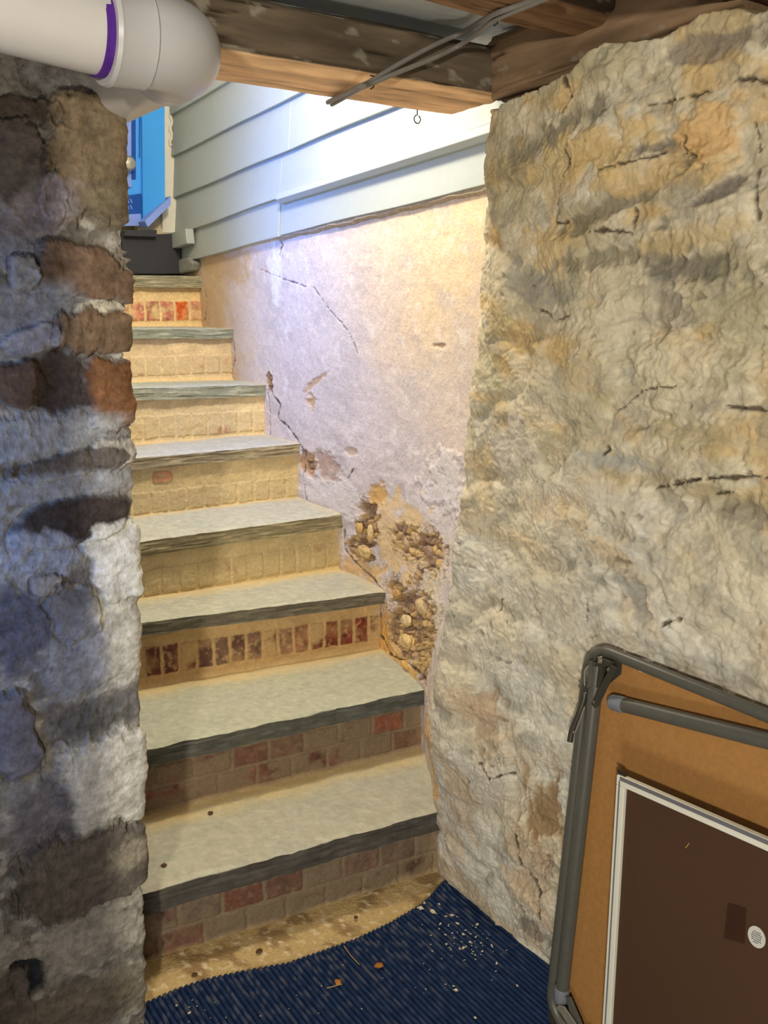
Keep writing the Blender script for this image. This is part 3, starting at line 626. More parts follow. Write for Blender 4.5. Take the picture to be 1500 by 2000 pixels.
# loose rubble stones lying in the broken wall
rng = np.random.default_rng(4)
def rock(name, px, py, off, r, sq, col, parent, label=None, seed=0, cat=None, P_=None):
    c = at_off(px, py, off) if P_ is None else P_
    nu, nv = 36, 20; u_ = np.linspace(0, 2 * math.pi, nu, endpoint=False); v_ = np.linspace(.02, math.pi - .02, nv)
    Uu, Vv = np.meshgrid(u_, v_); D = np.stack([np.cos(Uu) * np.sin(Vv), np.sin(Uu) * np.sin(Vv), np.cos(Vv)], -1)
    L1 = (np.abs(D) ** 3.2).sum(-1, keepdims=True) ** (-1 / 3.2); rad = .7 + .3 * L1
    nz_ = fbm(D[..., 0] * 1.6 + D[..., 2] * 1.1 + seed, D[..., 1] * 1.6 + D[..., 2] * .7, 4, seed)
    Pt = D * (rad * (1 + .35 * nz_[..., None])) * np.array(sq) * r
    Pw = c + Pt[..., [0]] * -U + Pt[..., [1]] * N + Pt[..., [2]] * Z
    C = np.ones(Uu.shape + (3,)) * srgb(*col) * (1 + .6 * nz_)[..., None]
    V = Pw.reshape(-1, 3); Fq = grid_faces(nv, nu, True)
    fl = [tuple(q) for q in Fq] + [tuple(range(nu)), tuple(range((nv - 1) * nu, nv * nu))[::-1]]
    o = raw_mesh(name, V, fl, 'rubble', parent, C.reshape(-1, 3))
    return tag(o, label)
for k, (px, py, off, r, sq, col) in enumerate([
    (826, 1185, .028, .030, (1.1, .5, .8), (214, 186, 140)), (794, 1212, .020, .022, (1, .6, .8), (226, 200, 150)), (828, 1215, .018, .018, (.9, .6, .8), (196, 164, 110)),
    (795, 1252, .040, .026, (1.1, .6, .8), (222, 190, 130)), (832, 1268, .030, .022, (.7, .6, 1.3), (176, 140, 104)), (832, 1292, .030, .018, (.8, .6, 1), (196, 160, 110)),
    (702, 1032, .002, .020, (.8, .6, 1), (206, 170, 110)), (724, 1040, .002, .018, (.7, .5, 1.4), (226, 196, 140)), (712, 1078, .008, .026, (1.2, .5, .8), (206, 176, 120)),
    (840, 1078, .014, .020, (1, .5, .9), (168, 140, 116)), (858, 1090, .016, .014, (1, .5, .9), (150, 124, 104)), (815, 1052, .008, .018, (1, .5, .9), (200, 170, 134)),
    (795, 1060, .006, .016, (1, .5, 1.1), (206, 178, 140)), (776, 1160, .012, .018, (1, .6, .9), (196, 156, 100)), (832, 1322, .045, .022, (1, .6, .8), (226, 180, 110)),
    (800, 1300, .05, .024, (1.5, .6, .5), (228, 182, 108))]):
    rock('rubble_stone', px, py, off, r, sq, col, None, None, 40 + k)
for o in [o for o in bpy.data.objects if o.name.startswith('rubble_stone')]:
    o.parent = wall_stairwell; o.matrix_parent_inverse = Matrix.Translation(-Vector(wall_stairwell.location))

# ------------------------------------------------------------------ clapboard siding above the stairwell wall
siding = empty('wall_siding', W(.6, 0, 1.7)); siding['kind'] = 'structure'
def line_s(p, q):
    a = so(at_off(*p, .02)); b = so(at_off(*q, .02)); m = (b[2] - a[2]) / (b[0] - a[0]); return lambda s: a[2] + m * (s - a[0])
eT = line_s((345, 220), (435, 168)); e1 = line_s((335, 308), (575, 189)); e2 = line_s((335, 390), (747, 219)); e3 = line_s((378, 448), (545, 388)); e3r = line_s((600, 363), (945, 249))
e3g = line_s((600, 384), (945, 279)); e4 = line_s((340, 517), (540, 464)); e4r = line_s((555, 457), (945, 362))
SL = so(at_off(334, 330, .02))[0]; SJ1 = so(at_off(567, 230, .02))[0]; SJ2 = so(at_off(550, 340, .02))[0]; SJ3 = so(at_off(546, 425, .02))[0]; SR = -.56
def clap(s0, s1, lo, hi, t_lo=.030, t_hi=.014, base=.0, label=None):
    """one board: thick at its lower edge, thin under the board above"""
    n = 14; V = []; Fs = []
    for k in range(n):
        s = s0 + (s1 - s0) * k / (n - 1); wv = .0015 * math.sin(s * 9 + s0)
        for (z, t) in ((lo(s) + wv, base), (lo(s) + wv, t_lo), (hi(s) + .012, t_hi), (hi(s) + .012, base)): V.append(W(s, t, z))
    for k in range(n - 1):
        for j in range(4): Fs.append((k * 4 + j, k * 4 + (j + 1) % 4, (k + 1) * 4 + (j + 1) % 4, (k + 1) * 4 + j))
    Fs += [(3, 2, 1, 0), ((n - 1) * 4, (n - 1) * 4 + 1, (n - 1) * 4 + 2, (n - 1) * 4 + 3)]
    o = solid('clapboard', [(V, Fs)], 'siding', siding, False, .002)
    if label: o['label'] = label
eTT = lambda s: eT(s) + .13
for (s0, s1, lo, hi) in [(SR, SL, eTT, lambda s: eTT(s) + .9), (SR, SL, eT, eTT), (SR, SL, e1, eT), (SR, SJ1 - .001, e2, e1), (SJ1 + .001, SL, e2, e1), (SR, SJ2 - .001, e3r, e2), (SJ2 + .001, SL, e3, e2)]: clap(s0, s1, lo, hi)
clap(SJ3 + .001, SL - .03, e4, e3, .026, .014); clap(SR, SJ3 - .001, e4r, e3g, .020, .012)
# drip cap over the lowest board
V = []; Fs = []
for k, s in enumerate(np.linspace(SR, SJ2, 10)):
    for z, t in ((e3g(s), .0), (e3g(s), .030), (e3g(s) + .012, .046), (e3r(s) - .002, .040), (e3r(s) + .006, .012)): V.append(W(s, t, z))
for k in range(9):
    for j in range(5): Fs.append((k * 5 + j, k * 5 + (j + 1) % 5, (k + 1) * 5 + (j + 1) % 5, (k + 1) * 5 + j))
Fs += [(4, 3, 2, 1, 0), (45, 46, 47, 48, 49)]
solid('drip_cap', [(V, Fs)], 'siding', siding, False, .002)
# mortar bed under the siding
mb = []
for k, s in enumerate(np.linspace(SR, SJ3 + .03, 60)): mb.append((s, e4r(s)))
V = []; Fs = []
for k, (s, z) in enumerate(mb):
    j_ = .0012 * math.sin(k * 1.7) + .002 * math.sin(k * .63)
    for dz, t in ((.012, .0), (.012, .012), (-.008 + j_, .014 + j_), (-.016 + j_, .0)): V.append(W(s, t, z + dz))
for k in range(len(mb) - 1):
    for j in range(4): Fs.append((k * 4 + j, k * 4 + (j + 1) % 4, (k + 1) * 4 + (j + 1) % 4, (k + 1) * 4 + j))
Fs += [(3, 2, 1, 0), tuple((len(mb) - 1) * 4 + j for j in range(4))]
M['bed'] = coat('brown_mortar_bed', var=.3, scale=90, bump=.8, bdist=.004, tint=srgb(170, 156, 134))
o = solid('mortar_bed', [(V, Fs)], 'bed', siding)

# ------------------------------------------------------------------ end wall of the stairwell with door and casing
SE = SL + .005
def E(px, py, d=0.0): return at_s(px, py, SE - d)
plain('wall_end', W(SE + .10, .5, 1.9), U * .06, N * 1.0, Z * .9, 'cream')
def plate(name, pts, d0, th, mat, parent=None, bevel=.001, label=None):
    o = solid(name, [prism([E(x, y, d0) for x, y in pts], -U * th)], mat, parent, False, bevel)
    if label: o['label'] = label
    return o
trim = empty('trim_1', E(328, 330)); trim['kind'] = 'structure'
plate('casing_board', [(306, 180), (337, 180), (335, 456), (308, 456)], -.02, .055, 'whitepaint', trim)
plate('cream_backing_board', [(262, 395), (334, 395), (333, 452), (262, 452)], -.02, .035, 'cream', trim)
plate('cream_ledge', [(262, 447), (335, 448), (336, 460), (262, 458)], -.02, .05, 'cream', trim)
solid('caulk_bead', [tube(smooth_path([E(334 + 2.5 * math.sin(k * 1.9), 205 + k * 8, .04) for k in range(11)], 4), .006, 8)], 'whitepaint', trim, True)
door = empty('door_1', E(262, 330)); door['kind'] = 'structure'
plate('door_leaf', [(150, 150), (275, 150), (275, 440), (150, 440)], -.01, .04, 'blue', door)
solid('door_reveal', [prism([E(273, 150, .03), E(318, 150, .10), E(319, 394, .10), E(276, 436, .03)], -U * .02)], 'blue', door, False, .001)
plate('lower_rail', [(270, 434), (320, 386), (320, 403), (276, 446)], .06, .075, 'periwinkle', door, label='pale blue slanting lower rail')
plate('lower_rail', [(228, 420), (272, 418), (272, 442), (228, 442)], .035, .02, 'periwinkle', door)
plate('pane_recess', [(256, 150), (264, 150), (265, 350), (257, 350)], .032, .004, 'deepblue', door)
plate('door_stile', [(246, 150), (254.5, 150), (255, 366), (246, 366)], .032, .012, 'periwinkle', door)
plate('latch_strip', [(271.5, 150), (273, 150), (273, 308), (271.5, 308)], .035, .004, 'deepblue', door)
plate('kick_panel', [(236, 384), (275, 378), (275, 420), (236, 424)], .036, .006, M['deepblue'], door)
for k in range(7):
    x0 = 241 + (k % 3) * 6; y0 = 388 + (k // 3) * 12
    plate('vent_slot', [(x0, y0), (x0 + 2.5, y0 + 1), (x0 + 5.5, y0 + 9), (x0 + 3, y0 + 8)], .043, .003, 'periwinkle', door, 0)
def lathe(c, axis, prof, seg=20, ref=None):
    axis = np.asarray(axis, float); axis /= np.linalg.norm(axis); a = np.array([0, 0, 1.0]) if abs(axis[2]) < .9 else np.array([1.0, 0, 0])
    b = np.cross(axis, a); b /= np.linalg.norm(b); c2 = np.cross(axis, b); V = []; Fs = []
    for h, r in prof:
        for k in range(seg): th = 2 * math.pi * k / seg; V.append(np.asarray(c) + axis * h + (b * math.cos(th) + c2 * math.sin(th)) * max(r, 1e-4))
    for i in range(len(prof) - 1):
        for k in range(seg): k2 = (k + 1) % seg; Fs.append((i * seg + k, i * seg + k2, (i + 1) * seg + k2, (i + 1) * seg + k))
    Fs.append(tuple(range(seg))[::-1]); Fs.append(tuple((len(prof) - 1) * seg + k for k in range(seg)))
    return V, Fs
solid('door_knob', [lathe(E(243, 322, .03), -U, [(0, .022), (.006, .024), (.010, .012), (.03, .012), (.036, .026), (.052, .030), (.064, .022), (.068, .0)])], 'nickel', door, True)
sill = plate('door_sill', [(225, 462), (337, 458), (339, 536), (225, 536)], .0, .09, 'black', None, .004)
tag(sill, 'flat black board facing below the blue door, above the top stair tread', 'sill')
sill2 = solid('sill_cap', [prism([E(225, 453, 0), E(286, 452, 0), E(286, 466, 0), E(225, 464, 0)], -U * .12)], 'black', sill, False, .003)
sill2.matrix_parent_inverse = Matrix.Translation(-Vector(sill.location))
blk = solid('wood_block', [prism([at_off(336, 459, .03), at_off(378, 447, .03), at_off(381, 476, .03), at_off(338, 490, .03)], N * .035)], 'siding', None, False, .003)
tag(blk, 'small pale painted wood block fixed low on the siding beside the door sill', 'block')
M['stoneblk'] = coat('grey_stone', var=.2, scale=60, bump=.8, bdist=.003, tint=srgb(150, 150, 144))
o = solid('stone_block', [prism([at_off(341, 516, -.02), at_off(392, 503, -.02), at_off(403, 514, -.02), at_off(398, 529, -.02), at_off(375, 535, -.02), at_off(345, 539, -.02)], N * .06)], 'stoneblk', None, False, .008)
tag(o, 'rough grey stone wedged under the siding at the head of the stairs', 'stone')
# stairwell ceiling
plain('ceiling_stairwell', W(.6, .5, 2.75), U * 1.2, N * .9, Z * .03, 'ceil')

# ------------------------------------------------------------------ beams and ceiling
def timber(name, a, b, w, h, col_side, col_under, label, seed, upright=Z, mat='wood', amp=.006, cat='beam'):
    """hewn timber from a to b (centre line), w across, h high, modelled along its own X axis"""
    a = np.asarray(a, float); b = np.asarray(b, float); Lx = np.linalg.norm(b - a); X = (b - a) / Lx; Y = np.cross(upright, X); Y /= np.linalg.norm(Y); Zz = np.cross(X, Y)
    nx = int(Lx / .006) + 2; per = []
    ny, nz = 36, 26
    for k in range(ny): per.append((-w / 2 + w * k / ny, -h / 2, 0))
    for k in range(nz): per.append((w / 2, -h / 2 + h * k / nz, 1))
    for k in range(ny): per.append((w / 2 - w * k / ny, h / 2, 2))
    for k in range(nz): per.append((-w / 2, h / 2 - h * k / nz, 3))
    per = np.array(per); n = len(per); x = np.linspace(0, Lx, nx)
    XX = np.repeat(x[:, None], n, 1); PY = np.repeat(per[None, :, 0], nx, 0); PZ = np.repeat(per[None, :, 1], nx, 0); K = np.repeat(per[None, :, 2], nx, 0)
    arc = np.repeat((np.arange(n) / n * 2 * (w + h))[None, :], nx, 0)
    g = fbm(XX * 5, arc * 40, 4, seed); g2 = ridge(XX * 1.1, arc * 20, 3, seed + 1); big = fbm(XX * 2.5, arc * 9, 3, seed + 2)
    Hh = amp * (big + .45 * g) - amp * .9 * ss(.78, .95, g2)
    r = np.hypot(PY / (w / 2), PZ / (h / 2)); ny_ = np.where(K == 1, 1, np.where(K == 3, -1, 0)); nz_ = np.where(K == 0, -1, np.where(K == 2, 1, 0))
    corner = ss(1.18, 1.41, r) * .012
    PY2 = PY + ny_ * Hh - np.sign(PY) * corner; PZ2 = PZ + nz_ * Hh - np.sign(PZ) * corner
    V = np.stack([XX, PY2, PZ2], -1).reshape(-1, 3); Fq = grid_faces(nx, n, True)
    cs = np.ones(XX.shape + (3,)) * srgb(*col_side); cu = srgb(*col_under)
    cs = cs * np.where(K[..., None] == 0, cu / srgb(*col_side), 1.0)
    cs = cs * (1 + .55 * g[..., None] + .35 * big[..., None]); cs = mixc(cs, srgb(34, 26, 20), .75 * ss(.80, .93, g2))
    cs = mixc(cs, srgb(170, 164, 150), .5 * ss(.26, .36, fbm(XX * 14, arc * 22, 4, seed + 5)) * (K == 3))
    Mx = Matrix(((X[0], Y[0], Zz[0], a[0]), (X[1], Y[1], Zz[1], a[1]), (X[2], Y[2], Zz[2], a[2]), (0, 0, 0, 1)))
    me = bpy.data.meshes.new(name)
    Fl = [tuple(q) for q in Fq] + [tuple(range(n))[::-1], tuple((nx - 1) * n + k for k in range(n))]
    me.from_pydata([tuple(v) for v in V], [], Fl); me.update(); me.polygons.foreach_set('use_smooth', np.ones(len(me.polygons), bool))
    at = me.color_attributes.new('col', 'FLOAT_COLOR', 'POINT'); c = np.ones((len(V), 4), np.float32); c[:, :3] = np.clip(cs.reshape(-1, 3), 0, 1); at.data.foreach_set('color', c.ravel())
    me.materials.append(M[mat]); o = link(name, me); o.matrix_world = Mx
    e = o.modifiers.new('edges', 'EDGE_SPLIT'); e.split_angle = math.radians(60)
    return tag(o, label, cat)
# lintel: front face at s=-.69, back at s=-.46
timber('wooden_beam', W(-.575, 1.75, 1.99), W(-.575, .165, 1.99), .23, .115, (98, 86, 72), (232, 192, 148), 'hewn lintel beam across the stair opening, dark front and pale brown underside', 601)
timber('wooden_beam', W(-.67, .135, 1.995), W(-1.30, .135, 2.02), .14, .13, (136, 112, 88), (136, 112, 88), 'short reddish brown timber resting on the wall top right of the lintel', 611)
# joist crossing above, in front of the ceiling boards
ja = at_z(800, 0, 2.01); jb = at_z(1030, 57, 2.01); jd = (jb - ja) / np.linalg.norm(jb - ja); jn = np.array([jd[1], -jd[0], 0])
if jn @ U > 0: jn = -jn
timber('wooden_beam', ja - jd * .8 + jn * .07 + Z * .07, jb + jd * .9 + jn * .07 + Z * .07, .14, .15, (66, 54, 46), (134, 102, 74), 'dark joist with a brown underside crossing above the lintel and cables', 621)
ka = at_z(1370, 0, 1.985); kb = at_z(1500, 42, 1.985); kd = (kb - ka) / np.linalg.norm(kb - ka); kn = np.array([kd[1], -kd[0], 0])
if kn @ U > 0: kn = -kn
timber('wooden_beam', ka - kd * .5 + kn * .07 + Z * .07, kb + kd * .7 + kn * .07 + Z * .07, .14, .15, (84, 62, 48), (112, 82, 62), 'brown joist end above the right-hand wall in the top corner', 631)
# painted boards between the joists
ceiling = empty('ceiling', W(-.75, .6, 2.14)); ceiling['kind'] = 'structure'
for k in range(6):
    s0 = -.42 - k * .145
    solid('ceiling_board', [boxv(W(s0 - .071, .55, 2.082 + .003 * (k % 2)), U * .0705, N * 1.2, Z * .010)], 'ceil', ceiling, False, .002)
plain('ceiling_cellar', (0, -.3, 2.42), (2.2, 0, 0), (0, 2.0, 0), (0, 0, .03), 'black')

# ------------------------------------------------------------------ drain pipe
pipe = None
def build_pipe():
    global pipe
    r = .057; zc = 1.868
    # elbow corner in plan: pipe one runs along the beam, pipe two runs up the stairwell
    c0 = at_z(372, 92, zc); s0, o0, _ = so(c0)
    root = empty('drain_pipe', c0, 'white plastic drain pipe with elbow and purple primer under the beam', 'pipe'); pipe = root
    R = .060
    # bend path: arrives along -N (from left), leaves along +U
    cen = (s0 + R, o0 + R); bend = []
    for k in range(15):
        t = math.pi / 2 * k / 14; bend.append(W(cen[0] - R * math.cos(t), cen[1] - R * math.sin(t), zc))
    st = W(s0, o0 + R, zc)
    solid('straight_pipe', [tube([W(s0 - .0, o0 + 1.3, zc + .11), W(s0, o0 + R + .055, zc)], r, 48)], 'pvc', root, True)
    # hub with rolled lip
    hp = [(.0, r + .004), (.0, r + .010), (.006, r + .0125), (.012, r + .010), (.052, r + .009), (.057, r + .010), (.060, r + .007)]
    solid('hub', [lathe(W(s0, o0 + R + .070, zc), -N, hp, 48)], 'pvc_hub', root, True)
    solid('primer_band', [tube([W(s0, o0 + R + .082, zc), W(s0, o0 + R + .06, zc)], r + .0008, 48)], 'primer', root, True)
    inc = [W(s0, o0 + R + .012, zc)]
    solid('elbow', [tube(inc + bend + [W(s0 + R + .03, o0, zc)], r + .007, 48)], 'pvc_hub', root, True)
    solid('hub', [lathe(W(s0 + R + .02, o0, zc), U, [(0, r + .007), (.003, r + .008), (.02, r + .008), (.022, r + .003)], 48)], 'pvc_hub', root, True)
    solid('straight_pipe', [tube([W(s0 + R + .03, o0, zc), W(s0 + R + 1.2, o0, zc)], r, 48)], 'pvc', root, True)
    return s0, o0
PIPE = build_pipe()
print('PIPE', PIPE)

# ------------------------------------------------------------------ cables on the beam
def cable(label, pts):
    path = smooth_path([P for P in pts], 8)
    o = solid('electric_cable', [tube(path, .0048, 10, flat=1.0)], 'cable', None, True); return tag(o, label, 'cable')
def LF(px, py, d=.012): return at_s(px, py, -.695 - d)
c1 = [at_z(640, 200, 1.925), at_z(660, 190, 1.922), LF(700, 170), LF(722, 160), LF(770, 130, .02), LF(840, 92, .03), LF(905, 62, .05), at_z(960, 30, 2.0), at_z(1020, 8, 2.0), at_z(1090, -20, 2.0)]
c2 = [at_z(648, 204, 1.925), at_z(668, 193, 1.922), LF(704, 172, .014), LF(726, 163, .016), LF(790, 136, .03), LF(850, 112, .04), LF(905, 84, .06), at_z(965, 40, 1.996), at_z(1030, 12, 1.996), at_z(1100, -16, 1.996)]
cab = cable('upper of two grey cables running from the lintel to the ceiling joist', c1)
cable('lower of two grey cables running from the lintel to the ceiling joist, slightly slack', c2)
def staple(px, py, label, P):
    a = [P + np.array([0, 0, .012]) - U * .0, P + np.array([0, 0, .010]) - U * .010, P - Z * .010 - U * .010, P - Z * .012]
    o = solid('cable_staple', [tube(a, .0016, 8)], 'iron', None, True); tag(o, label, 'staple')
staple(724, 161, 'dark staple holding both cables to the lintel face', LF(724, 161, .004)); staple(965, 36, 'dark staple holding both cables below the ceiling joist', at_z(965, 36, 2.0))
hk = at_z(815, 222, 1.925); pts = [hk + Z * .012]
for k in range(15): t = 2 * math.pi * k / 14 * .92; pts.append(hk + Z * (-.012 + .009 * math.cos(t)) + N * .009 * math.sin(t))
o = solid('screw_eye', [tube(pts, .0014, 8)], 'iron', None, True); tag(o, 'small wire screw eye hanging under the lintel', 'hook')

# ------------------------------------------------------------------ ribbed mat
def build_mat():
    pitch = .0125; per = 10
    edge_px = [(300, 1948), (340, 1930), (400, 1910), (470, 1895), (560, 1878), (640, 1850), (700, 1828), (760, 1800), (820, 1765), (858, 1732), (872, 1722)]
    E_ = [so(at_z(x, y, .01)) for x, y in edge_px]; eo = np.array([p[1] for p in E_])[::-1]; es = np.array([p[0] for p in E_])[::-1]
    o_right = eo[0] - .004; oo = np.arange(o_right, 1.75, pitch / per); n = len(oo)
    s_top = np.interp(oo, eo, es); s_top = np.where(oo > eo[-1], es[-1] + .0 * oo, s_top)
    m = 90; t = np.linspace(0, 1, m)[:, None]
    Sg = s_top[None, :] * (1 - t) + (-2.3) * t; Sg = s_top[None, :] + (-2.3 - s_top[None, :]) * (t ** 1.5); Og = np.repeat(oo[None, :], m, 0)
    # right edge follows the wall foot
    Og = Og + .0 * Sg
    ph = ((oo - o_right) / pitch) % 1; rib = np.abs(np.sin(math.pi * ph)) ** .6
    H = .003 + .0070 * rib[None, :] + .002 * fbm(Sg * 3, Og * 3, 2, 701) + .012 * np.exp(-((Sg - s_top[None, :]) / .03) ** 2) * np.exp(-((Og - o_right) / .05) ** 2)
    H[0, :] = .0
    P = P0 + U * Sg[..., None] + N * Og[..., None] + Z * H[..., None]
    nz_ = fbm(Sg * 40, Og * 60, 3, 703)
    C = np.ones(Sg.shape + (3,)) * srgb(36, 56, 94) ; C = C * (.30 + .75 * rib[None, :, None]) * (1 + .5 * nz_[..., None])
    dust = ss(.5, .0, np.hypot(Sg - s_top[None, :], 0)) * ss(.0, .35, nz_) * .25 * rib[None, :]
    C = mixc(C, srgb(150, 140, 120), dust)
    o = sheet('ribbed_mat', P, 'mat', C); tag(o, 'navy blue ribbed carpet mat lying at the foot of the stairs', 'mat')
    return lambda px, py: at_z(px, py, .011)
on_mat = build_mat()

# ------------------------------------------------------------------ small litter
rng = np.random.default_rng(11)
def flake_mesh(seed):
    r_ = np.random.default_rng(seed); n = 7; a = np.sort(r_.uniform(0, 2 * math.pi, n)); rr = r_.uniform(.6, 1.1, n)
    top = [(rr[k] * math.cos(a[k]), rr[k] * .7 * math.sin(a[k]), .18 + .12 * r_.random()) for k in range(n)]; bot = [(x * .96, y * .96, 0) for x, y, _ in top]
    me = bpy.data.meshes.new('paint_flake'); me.from_pydata(top + bot, [], [tuple(range(n)), tuple(range(2 * n - 1, n - 1, -1))] + [(k, k + n, (k + 1) % n + n, (k + 1) % n) for k in range(n)])
    me.materials.append(M['flake']); return me
FM = [flake_mesh(s) for s in range(6)]
# loose paint on the mat
big = [(821, 1774, 7), (846, 1781, 8), (829, 1764, 4), (883, 1788, 5), (893, 1804, 4), (860, 1805, 4), (905, 1825, 4), (932, 1806, 4), (918, 1840, 4), (942, 1858, 3), (905, 1852, 4), (970, 1882, 4), (890, 1934, 5), (886, 1926, 3), (928, 1988, 4), (871, 1790, 3), (858, 1766, 3), (870, 1826, 3), (872, 1844, 3), (370, 1978, 4), (345, 1964, 3), (960, 1846, 3), (1010, 1925, 3)]
sml = []
for k in range(60):
    x = rng.normal(905, 42); y = rng.normal(1832, 32)
    if y < 1722 + (865 - x) * .9 + 30 and x < 865: y += 40
    if (x - 865) * .82 + 1745 < y < 1990 and x < 1060 or (x < 900 and 1790 < y < 1980): sml.append((x, y, rng.uniform(1.2, 2.6)))
for k in range(24):
    x = rng.uniform(340, 1000); y = rng.uniform(max(1960 - (x - 300) * .25, 1850), 1996)
    if (x - 865) * .82 + 1760 < y: sml.append((x, y, rng.uniform(1, 2)))
for k, (x, y, r_) in enumerate(big + sml):
    P = on_mat(x, y); o = link('paint_flake', FM[k % 6]); o.location = P; sc = r_ * 1.05 * (np.linalg.norm(P - CAM)) / F_PX; o.scale = (sc, sc, sc * .8); o.rotation_euler = (0, 0, rng.uniform(0, 6.28))
    isb = k < len(big)
    tag(o, 'large cream paint flake lying on the navy ribbed mat' if isb else 'tiny cream crumb of paint on the navy ribbed mat', 'paint flake', 'larger paint flakes on the mat' if isb else 'paint crumbs on the mat')
def straw(pts, label, r=.0009, z=.012):
    o = solid('straw', [tube(smooth_path([at_z(x, y, z) for x, y in pts], 5), r, 6)], 'straw', None, True); tag(o, label, 'straw')
straw([(672, 1848), (685, 1866), (702, 1884)], 'thin pale straw on the mat, left of the dry leaf crumb')
straw([(1030 / 1.667 + 20, 1930), (668, 1922)], 'short straw on the lower part of the mat')
def chip(name, px, py, z, rx, mat, label, cat, P=None):
    c = at_z(px, py, z) if P is None else P; k = rx * np.linalg.norm(c - CAM) / F_PX; V, Fs = lathe(c, Z, [(-.3 * k, .5 * k), (0, k), (.35 * k, .8 * k), (.5 * k, .2 * k)], 9)
    r_ = np.random.default_rng(int(px)); V = [np.asarray(v) + r_.normal(0, .14 * k, 3) * [1, 1, .4] for v in V]
    o = solid(name, [(V, Fs)], mat, None, False); tag(o, label, cat)
chip('leaf_crumb', 740, 1886, .013, 7, 'leaf', 'ochre crumb of dry leaf on the middle of the mat', 'leaf')
chip('leaf_crumb', 660, 1918, .013, 6, 'leaf', 'thin brown leaf fragment left of the ochre crumb on the mat', 'leaf')
chip('pebble', 411, 1588, .203, 5, 'pebble', 'small dark pebble at the back of the lowest tread', 'pebble')
chip('pebble', 320, 1690, .203, 5, 'pebble', 'small reddish pebble near the front left of the lowest tread', 'pebble')
chip('pebble', 506, 1858, .006, 6, 'pebble', 'brown grit pebble on the sandy strip in front of the first riser', 'pebble')
chip('pebble', 380, 1903, .006, 5, 'pebble', 'orange grit pebble at the left of the sandy strip', 'pebble')
chip('pebble', 695, 1792, .006, 4, 'pebble', 'small grit pebble on the sandy strip beside the mat edge', 'pebble')

